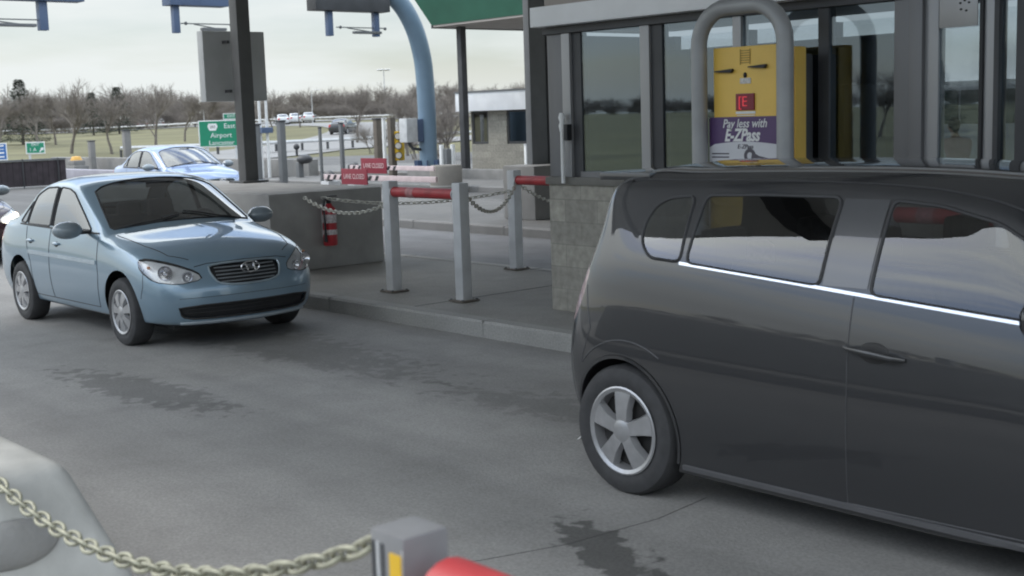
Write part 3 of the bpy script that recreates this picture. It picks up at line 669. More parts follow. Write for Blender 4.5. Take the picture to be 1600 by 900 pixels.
    for k in range(6): sh.take(20+k, ('quarter_window', 'rear_side_window', 'front_side_window')[k % 3], tint_glass, root)
    sh.take(5, 'windscreen', wind_glass, root); sh.take(6, 'rear_window', tint_glass, root)
    tlm = mat('clear_tail_lamp', (.55, .42, .42), .15, metal=.4, var=.2, scale=30)
    for g_ in (8, 10): sh.take(g_, 'tail_light', tlm, root)
    for g_ in (9, 11): sh.take(g_, 'headlight', lens_w, root)
    bmesh.ops.delete(sh.bm, geom=[f for f in sh.bm.faces if f[sh.lay] == 90], context='FACES')
    sh.take(0, 'body', body_m, root)
    for sg in (1, -1):
        ml = MB(); ch = MB(); sm = MB(); d = (0, -sg, 0); Y = sg*.9
        for w in wins: sh.line([(p.x, Y, p.z) for p in w], d, .008, closed=True, mb=ml)
        sh.strip([(1.70, Y, B(1.7)+.0), (1.92, Y, B(1.92))], d, .001, .001, mb=sm) if False else None
        sh.strip([(.93, Y, B(.93)-.012), (1.5, Y, B(1.5)-.012), (2.2, Y, B(2.2)-.012), (2.86, Y, B(2.86)-.008)], d, .013, .006, mb=ch)
        sh.line([(1.86, Y, B(1.86)-.02), (1.86, Y, .7), (1.84, Y, .22)], d, .003, mb=sm)
        sh.line([(2.92, Y, .98), (2.95, Y, .6), (2.84, Y, .28)], d, .003, mb=sm)
        sh.line([(1.84, Y, .22), (2.84, Y, .24)], d, .003, mb=sm)
        sh.line([(.30, Y, 1.0), (.36, Y, .80), (.28, Y, .62)], d, .003, mb=sm)
        sh.line([(.04+.58+.44*math.cos(a), Y, .325+.44*math.sin(a)) for a in [math.radians(60+i*6) for i in range(14)]], d, .004, mb=sm)
        # fuel flap outline
        sh.line([(.90+.07*math.cos(a), Y, .93+.07*math.sin(a)) for a in [2*PI*i/16 for i in range(16)]], d, .002, closed=True, mb=sm) if sg > 0 else None
        sp = sh.strip([(.95, Y, .195), (2.70, Y, .20)], d, .022, .012); sp.build('sill_moulding', mat('sill_grey', (.09, .09, .095), .4), root, 60)
        hb = sh.hit((1.98, Y, .865), d)
        q = MB(); q.ball(hb+Vector((0, -sg*.004, -.002)), (.075, .012, .048), 18); q.build('handle_recess', plastic_d, root)
        q = MB(); q.tube([hb+Vector((-.135, sg*.002, .012)), hb+Vector((-.09, sg*.028, .014)), hb+Vector((0, sg*.036, .008)), hb+Vector((.09, sg*.030, -.002)), hb+Vector((.14, sg*.002, -.008))], [.008, .014, .017, .014, .008], 12)
        q.build('door_handle', body_m, root)
        mr = bpy.data.objects.new('door_mirror', None); COL.objects.link(mr); mr.parent = root
        q = MB(); q.ball((2.74, sg*.97, 1.10), (.09, .13, .085), 20)
        for v in q.bm.verts:
            if v.co.x < 2.70: v.co.x = 2.70
        q.build('mirror_shell', body_m, mr); q = MB(); q.ball((2.697, sg*.97, 1.10), (.006, .11, .07), 16); q.build('mirror_glass', chrome, mr)
        q = MB(); q.box((2.70, sg*.76, 1.03), (2.80, sg*.9, 1.06), .01); q.build('mirror_arm', black, mr)
        # roof gutter moulding
        sh.line([(.45, sg*.56, 2), (1.2, sg*.565, 2), (2.1, sg*.565, 2), (2.5, sg*.60, 2)], (0, 0, -1), .006, mb=ml)
        ml.build('window_seal', black, root); ch.build('beltline_strip', mat('polished_strip', (.86, .87, .9), .25, metal=.75, var=.02), root); sm.build('door_seams', mat('seam_grey', (.06, .06, .065), .5), root)
    # b-pillar gloss panel
    for sg in (1, -1):
        st = MB()
        rows_ = []
        for i in range(9):
            z = B(1.81)+.012+(1.445-B(1.81))*i/8
            a = sh.hit((1.705, sg*.9, z), (0, -sg, 0)); b = sh.hit((1.915, sg*.9, z), (0, -sg, 0)); n = sh.nrm(a)
            rows_.append([st.bm.verts.new(a+n*.003), st.bm.verts.new(b+n*.003)])
        for A, C_ in zip(rows_[:-1], rows_[1:]): st.bm.faces.new((A[0], A[1], C_[1], C_[0]))
        st.build('pillar_panel', mat('gloss_pillar', (.055, .057, .062), .25, coat=1, var=.05), root)
    # spoiler
    q = MB(); q.box((.15, -.52, 1.50), (.50, .52, 1.545), .02); q.build('roof_spoiler', body_m, root)
    q = MB(); q.box((.35, -.6, .17), (3.4, .6, .2)); q.build('underbody', black, root)
    q = MB(); q.box((.45, -.72, .26), (3.1, .72, .30)); q.box((2.85, -.66, .8), (3.15, .66, 1.0), .05)
    for sg in (1, -1): q.box((.6, sg*.72, .3), (2.8, sg*.76, 1.0), .01)
    q.box((.25, -.62, .85), (.5, .62, .9))
    q.build('cabin_trim', plastic_d, root)
    for y in (-.37, .37): q = MB(); seat(q, 2.05, y, zt=1.12, zb=.42); q.build('front_seat', fabric, root)
    q = MB(); seat(q, 1.15, 0, 1.3, hr=False, zt=1.08, zb=.42)
    for y in (-.38, .38): q.box((.80, y-.13, 1.10), (.90, y+.13, 1.28), .05)
    q.build('rear_seat', fabric, root)
    for sg in (1, -1):
        for wx in (.58, 3.06): make_wheel(root, wx, sg*.83, .318, .214, .2, 'alloy', sg, n_sp=5)
    sh.bm.free(); sh.ref.free()
    return root

# ------------------------------------------------------------------ ground, roads, islands
def hgt(x, y):
    D = Vector((x, y, 0)).dot(CF); t = Vector((x, y, 0)).dot(CR)/max(D, 1)
    if D < 60: return 0
    k = min(1, (D-60)/170); k = k*k*(3-2*k); return k*(1.9+.5*math.sin(t*9+2))+.25*noise.noise(Vector((x*.03, y*.03, 0)))*min(1, (D-60)/40)
def sheet(name, fn_grid, material, kind='structure'):
    bm = bmesh.new(); V = [[bm.verts.new(p) for p in row] for row in fn_grid]
    for i in range(len(V)-1):
        for j in range(len(V[0])-1): bm.faces.new((V[i][j], V[i][j+1], V[i+1][j+1], V[i+1][j]))
    bmesh.ops.recalc_face_normals(bm, faces=bm.faces)
    for f in bm.faces:
        if f.normal.z < 0: f.normal_flip()
    me = bpy.data.meshes.new(name); bm.to_mesh(me); bm.free(); return link(name, me, material, None, 180, kind)
xs = [-900, -600, -450, -350]+list(range(-300, 61, 10))+[120, 300, 700]; ys = [-700, -300, -120]+list(range(-60, 301, 10))+[380, 500, 700, 1000]
sheet('grass_ground', [[(x, y, hgt(x, y)-.02) for y in ys] for x in xs], grassm)
def flat(name, x0, x1, y0, y1, z, material, step=4):
    nx = max(1, int((x1-x0)/step)); return sheet(name, [[(x0+(x1-x0)*i/nx, y0+(y1-y0)*j/4, z) for j in range(5)] for i in range(nx+1)], material)
flat('plaza_pavement', -62, 40, -14, 44, 0, openroad)
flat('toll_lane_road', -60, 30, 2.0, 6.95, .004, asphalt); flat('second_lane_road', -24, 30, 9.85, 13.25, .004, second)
def island(x0, x1, y0, y1, nose=True, km=None, pm=None):
    w = y1-y0; r = min(w/2, 1.2); h = .15
    def outline(ins):
        P = []
        if nose:
            for i in range(9):
                a = PI/2+PI/2*i/8; P.append((x0+r+(r-ins)*math.cos(a), y1-r+(r-ins)*math.sin(a)))
            for i in range(9):
                a = PI+PI/2*i/8; P.append((x0+r+(r-ins)*math.cos(a), y0+r+(r-ins)*math.sin(a)))
        else: P += [(x0+ins, y1-ins), (x0+ins, y0+ins)]
        P += [(x1-ins, y0+ins), (x1-ins, y1-ins)]; return P
    mb = MB(); A = outline(0); B = outline(.02); C_ = outline(.16)
    rings = [[mb.bm.verts.new((x, y, z)) for x, y in P] for P, z in ((A, 0), (A, h-.02), (B, h), (C_, h))]
    n = len(A)
    for P, Q in zip(rings[:-1], rings[1:]):
        for k in range(n): mb.bm.faces.new((P[k], P[(k+1) % n], Q[(k+1) % n], Q[k]))
    for k in range(int((x1-x0)/2.4)):   # joints between kerb stones
        x = x0+1.5+k*2.4; 
        for yy, d in ((y0, -1), (y1, 1)): mb.box((x-.006, yy-.004 if d < 0 else yy-.17, .02), (x+.006, yy+.17 if d < 0 else yy+.004, h+.003))
    mb.build('kerb', km or kerbc, None, 30, 'structure')
    t = MB(); t.bm.faces.new([t.bm.verts.new((x, y, h-.004)) for x, y in outline(.15)]); t.build('island_pavement', pm or islandc, None, 0, 'structure')
island(-19.5, 20, 6.95, 9.85); kerbf = pavement('darker_kerb_concrete', (.20, .196, .19), stain=.25, streak=False); islandf = pavement('darker_island_concrete', (.155, .152, .146), stain=.25, streak=False)  # same kerb and paving concrete in a darker tone for the islands further off
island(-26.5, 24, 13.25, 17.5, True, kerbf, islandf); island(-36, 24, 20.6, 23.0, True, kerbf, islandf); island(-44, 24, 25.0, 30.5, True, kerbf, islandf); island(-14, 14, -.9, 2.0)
mb = MB()   # expansion joints of the paving
for x in (-9.6, -6.2, -2.9): mb.box((x-.007, 7.12, .146), (x+.007, 9.68, .1485))
mb.build('paving_joint', black, None, 0, 'structure')
mb = MB(); mb.tube([(-4.3, 3.0, .0045), (-4.12, 3.35, .0045), (-4.0, 3.75, .0045), (-3.95, 4.3, .0045), (-4.0, 4.7, .0045)], .002, 5)
mb.build('pavement_crack', mat('crack_dark', (.07, .07, .07), .9), None, 0, 'structure')
tar = mat('tar_patch', (.175, .175, .172), .6, var=.35, scale=9, bump=.5, bscale=50)
def blob(name, c, rx, ry, seed, material, z=.008, ang=0):
    rr = random.Random(seed); n = 40; P = []
    for i in range(n):
        a = 2*PI*i/n; k = 1+.55*noise.noise(Vector((math.cos(a)*1.7+seed, math.sin(a)*1.7, 0)))+.25*noise.noise(Vector((math.cos(a)*5, math.sin(a)*5, seed)))
        x, y = rx*k*math.cos(a), ry*k*math.sin(a); P.append((c[0]+x*math.cos(ang)-y*math.sin(ang), c[1]+x*math.sin(ang)+y*math.cos(ang), z))
    b = MB(); b.bm.faces.new([b.bm.verts.new(p) for p in P]); return b.build(name, material, None, 0, 'structure')
stn = mat('oil_stain', (.235, .232, .228), .7, var=.3, scale=5, bump=.2, bscale=50)

# far ramps and roads over the grass
def road(name, pts, w, material, dz=.03, n=40):
    P = [pol(*p) for p in pts]; Q = []
    for i in range(n+1):
        s = i/n*(len(P)-1); k = min(int(s), len(P)-2); f = s-k
        p0, p1, p2, p3 = P[max(k-1, 0)], P[k], P[k+1], P[min(k+2, len(P)-1)]
        Q.append(.5*((2*p1)+(p2-p0)*f+(2*p0-5*p1+4*p2-p3)*f*f+(3*p1-p0-3*p2+p3)*f**3))
    G = []
    for i, q in enumerate(Q):
        d = (Q[min(i+1, n)]-Q[max(i-1, 0)]).normalized(); s_ = d.cross(UP)
        G.append([(q.x+s_.x*w*k, q.y+s_.y*w*k, hgt(q.x+s_.x*w*k, q.y+s_.y*w*k)+dz) for k in (-.5, -.25, 0, .25, .5)])
    return sheet(name, G, material), Q
roadm = pavement('far_road_concrete', (.23, .227, .223), stain=.12, streak=False)
road('exit_ramp_road', [(-.55, 62), (-.34, 66), (-.22, 74), (-.13, 100), (-.10, 135), (-.14, 170), (-.22, 188)], 10, roadm)
road('ramp_branch_road', [(-.20, 80), (-.12, 84), (-.06, 92), (.02, 110), (.1, 130)], 6, roadm, .05)
road('distant_highway_road', [(-.62, 250), (-.4, 215), (-.2, 200), (-.05, 190), (.1, 185), (.3, 190)], 12, roadm, .06)

# ------------------------------------------------------------------ overhead canopy and its pillars
can = thing('plaza_canopy', (-16.9, .5, 0), 'broad flat toll plaza canopy roof spanning over the lanes', 'canopy')
q = MB(); q.box((0, 0, 5.5), (20, 31, 6.1)); q.build('roof_slab', mat('canopy_underside', (.62, .62, .60), .8, var=.06, scale=.5), can)
q = MB()
for x in range(2, 20, 4): q.box((x-.1, .1, 5.2), (x+.1, 30.9, 5.497))
q.build('roof_beams', dark_steel, can)

p = thing('canopy_pillar', (-16.0, 9.08, .15), 'dark square steel pillar with a lane sign box, behind the concrete wall', 'pillar')
q = MB(); q.box((-.10, -.10, 0), (.10, .10, 5.05), .01); q.box((-.2, -.2, .93), (.2, .2, .96)); q.build('shaft', mat('pillar_grey', (.085, .085, .085), .5, var=.1), p)
q = MB(); q.box((-.5, -.035+.0, 4.2), (-.44, .035, 5.0)); q.build('bracket', dark_steel, p)
sb = thing('lane_sign_box', (-16.42, 9.22, 2.22), 'grey sheet metal lane sign box seen from its back on the steel pillar', 'sign box')
q = MB(); q.box((-.16, -.50, 0), (.0, .48, .98), .015); q.build('housing', mat('sign_box_grey', (.42, .43, .43), .5, var=.1, scale=2), sb)
q = MB(); q.box((-.175, -.44, .06), (-.161, .42, .92)); q.build('sign_face', mat('unlit_sign_face', (.05, .09, .07), .3), sb)
for zz in (.12, .8): q = MB(); q.box((.002, -.2, zz), (.14, -.16, zz+.04)); q.build('bracket', dark_steel, sb)

p = thing('canopy_pillar', (-16.35, 15.15, .15), 'broad dark canopy pillar standing behind the low pale concrete block left of the booth', 'pillar')
q = MB(); q.box((-.14, .0, 0), (.02, .42, 5.05), .01); q.build('shaft', dark_steel, p)
q = MB(); q.box((-.14, -.38, 0), (.0, -.003, 5.05), .01); q.build('grey_half', pole_grey, p)  # paler grey left half of the pillar

# ------------------------------------------------------------------ crash walls
def wall(name, x0, x1, y0, y1, z1, material, label, cat='wall', bev=.04):
    q = MB(); q.box((x0, y0, .146), (x1, y1, z1), bev); q.bm.verts.ensure_lookup_table()
    return tag(q.build(name, material, None, 50), label, cat)
wall('crash_wall', -17.6, -13.0, 7.62, 9.22, 1.08, concrete, 'dark concrete crash wall with the red fire extinguisher hung on its end')
wall('crash_wall', -16.6, -15.8, 14.3, 15.75, 1.05, concrete_l, 'pale concrete crash block behind the far red bar, left of the booth')

# ------------------------------------------------------------------ fire extinguisher
fe = thing('fire_extinguisher', (-12.90, 8.37, .43), 'red fire extinguisher hanging on the end of the dark concrete wall', 'fire extinguisher')
q = MB(); q.lathe([(0, 0), (.078, 0), (.085, .02), (.085, .40), (.075, .44), (.04, .475), (.03, .50), (0, .5)], 24); q.build('cylinder', mat('extinguisher_red', (.42, .02, .03), .3, coat=.6, var=.08), fe)
q = MB(); q.lathe([(.0862, .27), (.0862, .37)], 24); q.lathe([(.0862, .13), (.0862, .19)], 24); q.build('label_sticker', mat('worn_label', (.55, .5, .5), .6, var=.35, scale=40), fe, 0)
q = MB(); q.box((-.02, -.02, .5), (.02, .02, .55), .006); q.box((-.015, -.02, .55), (.015, .12, .565), .004); q.box((-.015, -.02, .575), (.015, .11, .59), .004); q.build('valve_handle', black, fe)
q = MB(); q.tube([(0, 0, .54), (.03, -.08, .55), (.05, -.11, .45), (.06, -.105, .3), (.055, -.10, .16)], .013, 8); q.tube([(.055, -.10, .16), (.055, -.10, .05)], [.016, .024], 8); q.build('hose', black, fe)
q = MB(); q.box((-.098, -.05, .1), (-.088, .05, .5)); q.build('wall_bracket', steel_grey, fe)

# ------------------------------------------------------------------ bollards, bars and chains
def bollard(x, y, label, w=.115, h=1.13, z0=.15, strip=None, pm=None, grp='square steel bollards on the toll islands'):
    t = thing('steel_bollard', (x, y, z0), label, 'bollard', group=grp)
    q = MB(); q.box((-w/2, -w/2, 0), (w/2, w/2, h), .012); q.build('post', pm or steel_grey, t)
    q = MB(); q.box((-w/2-.05, -w/2-.05, 0), (w/2+.05, w/2+.05, .014), .003)
    q.build('base_plate', mat('rusty_plate', (.14, .12, .10), .8, var=.3, scale=20), t)
    for sx in (-1, 1):
        for sy in (-1, 1): q = MB(); q.lathe([(0, .026), (.012, .026), (.014, .014)], 6, Matrix.Translation((sx*(w/2+.03), sy*(w/2+.03), 0))); q.build('anchor_bolt', dark_steel, t)
    if strip:
        q = MB(); q.box(*strip); q.build('reflective_strip', yellow_r, t)
    return t
B1, B2, B3 = (-10.6, 7.62), (-9.47, 7.62), (-10.95, 9.60)
bollard(*B1, 'grey steel bollard nearest the fire extinguisher, left end of the red bar'); bollard(*B2, 'grey steel bollard at the right end of the first red bar, nearest the kerb joint')
bollard(*B3, 'grey steel bollard at the back edge of the island, left of the far red bar')
bollard(-8.72, 9.60, 'grey steel bollard standing behind the stone booth, right end of the far red bar')
def bar(a, b, z, label, r=.052):
    t = thing('red_barrier_bar', (a[0], a[1], z), label, 'barrier bar', group='red bars between bollards'); d = Vector((b[0]-a[0], b[1]-a[1], 0)); L_ = d.length; d.normalize()
    q = MB(); q.tube([d*(.07 if r < .06 else .10), d*(L_-.07)], r, 20); q.build('tube', red, t)
    q = MB(); q.tube([d*(L_*.28), d*(L_*.28+.12)], r+.0015, 20); q.build('sleeve_band', mat('faded_pink_band', (.46, .2, .2), .6, var=.3, scale=30), t)
    for e_ in ((.062, L_-.075) if r < .06 else (L_-.075,)): q = MB(); q.tube([d*e_, d*(e_+.013)], .062, 16); q.build('end_flange', steel_grey, t)
bar(B1, B2, 1.17, 'faded red tube bar fixed between the two front bollards'); bar(B3, (-8.72, 9.60), 1.17, 'red tube bar at the back of the island beside the booth')
def chn(a, b, sag, n, label, ll=.075, wire=.0065):
    q = chain(catenary(a, b, sag), n, ll, wire); return tag(q.build('safety_chain', chainp, None, 60), label, 'chain', 'chains slung between posts')
chn((-12.93, 8.05, 1.02), (-10.65, 7.70, 1.08), .16, 34, 'chain sagging from the wall above the extinguisher to the first bollard')
chn((-12.93, 8.30, 1.0), (-10.95, 9.53, 1.05), .10, 34, 'straighter chain running behind the red bar from the wall to the back bollard')
chn((-9.47, 7.70, 1.15), (-10.88, 9.56, 1.12), .22, 34, 'chain sagging between the front right bollard and the back bollard')
chn((-10.95, 9.7, 1.1), (-13.2, 13.6, .95), .3, 50, 'long chain crossing the second lane from the back bollard')

# near side island: blurred post, bar and chain, battered barrier
NB = (-1.645, 1.19)
bollard(*NB, 'close grey bollard with a yellow reflective strip at the bottom edge', strip=((.012, -.0505, .05), (.0425, -.0475, 1.06)), w=.093, h=1.09, pm=mat('dull_near_steel', (.24, .24, .245), .5, metal=.2, var=.12, scale=9))
near = [o_ for o_ in COL.objects if o_.get('label', '').startswith('close grey bollard')][0]
for x0, x1, m_ in ((-.040, -.032, dark_steel), (-.026, -.020, steel_grey), (-.013, -.007, dark_steel), (.0435, .0455, steel_grey)):
    q = MB(); q.box((x0, -.0485, .03), (x1, -.0468, 1.07)); q.build('channel_shading_strip', m_, near, 0)  # dark and pale strips put the shading of a channel profile into colour
bollard(NB[0]+1.25, NB[1], 'grey steel bollard of the near island just past the bottom edge')
bollard(-4.35, 1.19, 'short grey steel stub post on the near barrier holding the chain end', h=.24, z0=.94)
bar(NB, (NB[0]+1.25, NB[1]), 1.145, 'close red tube bar running out of the bottom edge beside the yellow strip', .066)
q = chain(catenary((NB[0]-.07, NB[1], 1.20), (-4.29, 1.19, 1.12), .275), 52, .062, .0055, 8, 14)
tag(q.build('near_chain', chainm, None, 70), 'weathered tan link chain sagging across the bottom left corner', 'chain')
t = thing('battered_barrier', (-6, .5, .146), 'pale concrete barrier block with sloped sides in the bottom left corner', 'barrier')
q = MB(); b0 = [(-3.5, -1.1), (2.62, -1.1), (2.62, 1.22), (-3.5, 1.22)]; b1 = [(-3.3, -.85), (2.37, -.85), (2.37, .90), (-3.3, .90)]
A = [q.bm.verts.new((x, y, 0)) for x, y in b0]; Bq = [q.bm.verts.new((x, y, .80)) for x, y in b1]
for k in range(4): q.bm.faces.new((A[k], A[(k+1) % 4], Bq[(k+1) % 4], Bq[k]))
q.bm.faces.new(A[::-1]); q.bm.faces.new(Bq)
bmesh.ops.bevel(q.bm, geom=[e for e in q.bm.edges], offset=.06, segments=3, profile=.5, affect='EDGES')
q.build('block', mat('worn_pale_concrete', (.46, .45, .42), .8, var=.24, scale=3.5, bump=.3, bscale=25), t, 60)
q = MB(); q.ball((2.435, .70, .60), (.03, .14, .07), 24, Matrix.Rotation(-.25, 4, 'Y')); q.build('pocket_shade_disc', concrete, t)  # shade of a recess put in as a slightly proud disc of darker concrete

# ------------------------------------------------------------------ toll booth
BX0, BX1, BY0, BY1 = -8.42, -1.4, 7.8, 9.35
bo = thing('toll_booth', (BX0, BY0, .146), 'toll booth with split stone base, dark glass and a pale roof fascia', 'toll booth')
def lx(a): return a-BX0
W_, Dp = BX1-BX0, BY1-BY0
q = MB(); q.box((0, 0, 0), (W_, Dp, 1.13)); q.build('stone_base', stone, bo, 0)
q = MB(); q.box((-.02, -.03, 1.131), (W_+.02, Dp+.02, 1.20), .01); q.build('sill', mat('sill_concrete', (.16, .155, .14), .8, var=.15), bo)
ms = []   # mullions front: (x0, x1, depth, material)
def mull(x0, x1, d=.03, z0=1.201, z1=2.44, m_=booth_frame, yy=0):
    q = MB(); q.box((x0, yy-d, z0), (x1, yy+.09, z1), .006); q.build('mullion', m_, bo)
lg = mat('light_mullion_metal', (.34, .34, .345), .35, metal=.3, var=.1, scale=2, aniso=(1, 1, .2))
mull(lx(-8.40), lx(-8.20), .0); mull(lx(-8.20), lx(-8.10), .02, m_=lg); mull(lx(-8.10), lx(-7.99), -.01, m_=dark_steel)
mull(lx(-7.27), lx(-7.17), .02, m_=lg); mull(lx(-7.17), lx(-7.05), -.005, m_=dark_steel)
mull(lx(-6.32), lx(-6.24), .01, m_=lg); mull(lx(-5.55), lx(-5.46), .0, m_=dark_steel)
mull(lx(-4.92), lx(-4.80), .02); mull(lx(-4.80), lx(-4.70), .035, m_=booth_frame); mull(lx(-4.70), lx(-4.60), .0, m_=lg)
mull(lx(-4.30), lx(-4.275), .02, m_=black); mull(lx(-4.275), lx(-4.20), .0, m_=lg); mull(lx(-4.20), lx(-4.165), .02, m_=dark_steel)
mull(lx(-4.05), lx(-3.98), .02, m_=dark_steel); mull(lx(-3.98), lx(-3.80), .0, m_=lg); mull(lx(-3.0), lx(-2.9), .02, m_=dark_steel); mull(lx(-1.55), lx(-1.4), .02)
q = MB(); q.box((lx(-7.99), -.02, 1.201), (lx(-7.27), .03, 1.25)); q.box((lx(-7.05), -.02, 1.201), (lx(-5.46), .03, 1.25)); q.build('bottom_rail', booth_frame, bo)
q = MB(); q.box((.0, -.035, 2.442), (W_, .10, 2.50)); q.build('head_rail', dark_steel, bo)
for a, b in ((-7.99, -7.27), (-7.05, -6.32), (-6.24, -5.55), (-5.46, -4.92), (-4.60, -4.30), (-4.165, -4.05), (-3.80, -3.0), (-2.9, -1.55)):
    q = MB(); q.box((lx(a), .022, 1.21), (lx(b), .030, 2.44)); q.build('window_pane', booth_glass, bo)
for a, b in ((-8.2, -7.4), (-7.3, -6.5), (-6.4, -5.75), (-5.65, -3.9), (-3.8, -2.6), (-2.5, -1.5)):
    q = MB(); q.box((lx(a), Dp-.05, 1.21), (lx(b), Dp-.042, 2.44)); q.build('rear_pane', glass('rear_booth_glass', (.9, .92, .93), .03), bo)
for a, b in ((-8.40, -8.2), (-7.4, -7.3), (-6.5, -6.4), (-5.75, -5.65), (-3.9, -3.8), (-2.6, -2.5), (-1.5, -1.4)):
    q = MB(); q.box((lx(a), Dp-.10, 1.201), (lx(b), Dp-.0, 2.44)); q.build('rear_mullion', dark_steel, bo)
q = MB(); q.box((.0, .1, 1.201), (.06, Dp-.1, 2.44)); q.box((W_-.06, .1, 1.201), (W_, Dp-.1, 2.44)); q.build('end_wall', booth_frame, bo)
q = MB(); q.box((lx(-8.3), Dp-.30, 1.21), (lx(-5.7), Dp-.12, 2.3)); q.box((lx(-5.9), .25, 1.21), (lx(-5.5), .8, 1.9), .02); q.build('dark_room_blocks', plastic_d, bo)  # dark blocks added inside so the left panes stay dark
# louvred inner blind and speaker grille on the clear pane
q = MB(); q.box((lx(-4.58), -.028, 2.23), (lx(-4.31), -.018, 2.43), .003); q.build('speaker_panel', lg, bo)
q = MB()
for dx, dz in ((-.03, .02), (.0, .035), (.03, .02), (-.025, -.02), (.012, -.03)): q.ball((lx(-4.40)+dx, -.029, 2.36+dz), (.010, .003, .007), 8)
q.build('speaker_holes', black, bo)
# sliding window notice
q = MB(); q.box((lx(-6.46), .012, 1.80), (lx(-6.40), .018, 2.17)); q.build('notice_strip', white, bo)
# roof
rf = MB(); rf.box((-.03, -.15, 2.505), (W_+.1, Dp+.15, 2.675), .008); rf.build('roof_fascia', lilac, bo)
q = MB(); q.box((.1, -.10, 2.678), (W_, Dp+.1, 2.86), .02); q.build('upper_fascia', soffit, bo)
q = MB(); q.box((.02, -.17, 2.866), (W_+.1, Dp+.17, 3.05), .008); q.build('parapet', lilac, bo)
q = MB(); q.tube([(.26, -.07, 1.15), (.26, -.07, 1.6)], .018, 10); q.tube([(.26, -.07, 1.6), (.26, -.07, 1.65), (.26, -.07, 1.68), (.26, -.07, 1.72), (.26, -.07, 1.76)], [.022, .03, .02, .032, .02], 10); q.build('alarm_beacon_pole', white, bo)
q = MB(); q.box((.29, -.08, 1.52), (.33, -.02, 1.66), .005); q.build('beacon_box', black, bo)
wall('booth_step', -9.2, -8.43, 8.55, 9.2, .75, concrete_l, 'low pale concrete plinth against the end of the stone booth', 'plinth')

# ------------------------------------------------------------------ yellow payment machine and its guard hoops
ma = thing('payment_machine', (-5.87, 7.54, .146), 'tall yellow toll payment machine with a purple advert in front of the booth', 'payment machine')
q = MB(); q.box((-.30, -.155, 0), (.30, -.04, 2.19), .015); q.build('front_cabinet', yellow, ma)
q = MB(); q.box((-.27, -.037, 0), (.345, .09, 2.17), .02); q.build('middle_cabinet', yellow, ma)
q = MB(); q.box((-.25, .091, 0), (.33, .19, 2.12), .02); q.build('rear_cabinet', dark_steel, ma)
F = -.1575
def fbox(x0, x1, z0, z1, m_, name, d=.004, bev=0):
    q = MB(); q.box((x0, F-d, z0), (x1, F+.001, z1), bev); return q.build(name, m_, ma, 0)
q = MB()
for i in range(6): q.box((-.045, F-.004, 2.07+i*.017), (.035, F, 2.076+i*.017))
for xx in (-.05, .037): q.box((xx, F-.003, 2.06), (xx+.005, F, 2.17))
q.build('vent_grille', mat('dim_yellow', (.36, .24, .05), .5), ma, 0)
for x0, x1, zz in ((-.27, -.11, 2.02), (.04, .19, 2.04)):
    q = MB(); q.prism([(x0, zz+.004), (x1, zz+.014), (x1+.005, zz), (x1-.01, zz-.014), (x0, zz-.004)], (0, F, 0), (1, 0, 0), (0, 0, 1), (0, -.03, 0)); q.build('ticket_slot', black, ma, 0)
q = MB(); q.ball((-.004, F-.004, 1.985), (.014, .012, .02), 10); q.build('call_button', black, ma)
fbox(-.05, .045, 1.925, 1.965, mat('tag_white', (.6, .58, .55), .5, var=.25, scale=60), 'instruction_sticker')
fbox(-.085, .08, 1.735, 1.855, mat('display_red', (.22, .012, .03), .3, var=.1), 'display_panel', .012, .01)
text_mesh('display_digit', '[E', .105, mat('red_glow', (.75, .05, .07), .4, emit=.35), ma, face_mtx((-.02, F-.014, 1.795), (1, 0, 0), (0, 0, 1)), offset=-.001)
fbox(-.09, .085, 1.71, 1.728, white, 'display_caption'); fbox(-.08, .08, 1.696, 1.702, white, 'display_rule')
fbox(-.335, .295, 1.46, 1.69, purple, 'advert_panel', .006)
TM = lambda x, z: face_mtx((x, F-.0078, z), (1, 0, 0), (0, 0, 1))
text_mesh('advert_line', 'Pay less with', .088, white, ma, TM(-.01, 1.64), .25, .001, .001, .88)
text_mesh('advert_brand', 'E-ZPass', .125, white, ma, TM(-.035, 1.555), .28, .004, .001, .80)
q = MB(); P = [(-.335, 1.22), (.295, 1.22), (.295, 1.49)]+[(.295-.63*i/12, 1.49+.022*math.sin(PI*i/12)) for i in range(1, 12)]+[(-.335, 1.47)]
q.prism(P, (0, F-.0065, 0), (1, 0, 0), (0, 0, 1), (0, -.003, 0)); q.build('advert_lower_panel', mat('advert_white', (.62, .62, .65), .5, var=.05), ma, 0)
TM2 = lambda x, z: face_mtx((x, F-.0118, z), (1, 0, 0), (0, 0, 1))
ink = mat('advert_ink', (.09, .08, .10), .5)
text_mesh('advert_small_print', 'E-ZPass', .045, ink, ma, TM2(.0, 1.475), .2)
q = MB()
for x0, x1, zz in ((-.31, -.15, 1.42), (-.31, -.15, 1.395), (-.22, -.05, 1.345), (-.24, -.06, 1.325)): q.box((x0, F-.0105, zz), (x1, F-.0096, zz+.010))
q.build('advert_small_lines', ink, ma, 0)
q = MB(); q.lathe([(.026, 0), (.052, 0), (.052, .002), (.026, .002)], 24, Matrix.Translation((.04, F-.0100, 1.41)) @ Matrix.Rotation(PI/2, 4, 'X'), True)
q.prism([(.06, 1.44), (.12, 1.41), (.25, 1.385), (.25, 1.365), (.10, 1.36), (.05, 1.375)], (0, F-.0097, 0), (1, 0, 0), (0, 0, 1), (0, -.002, 0)); q.build('advert_picture', ink, ma, 0)
fbox(-.335, .295, .16, 1.20, mat('lower_yellow_panel', (.5, .33, .05), .5), 'lower_door', .004)

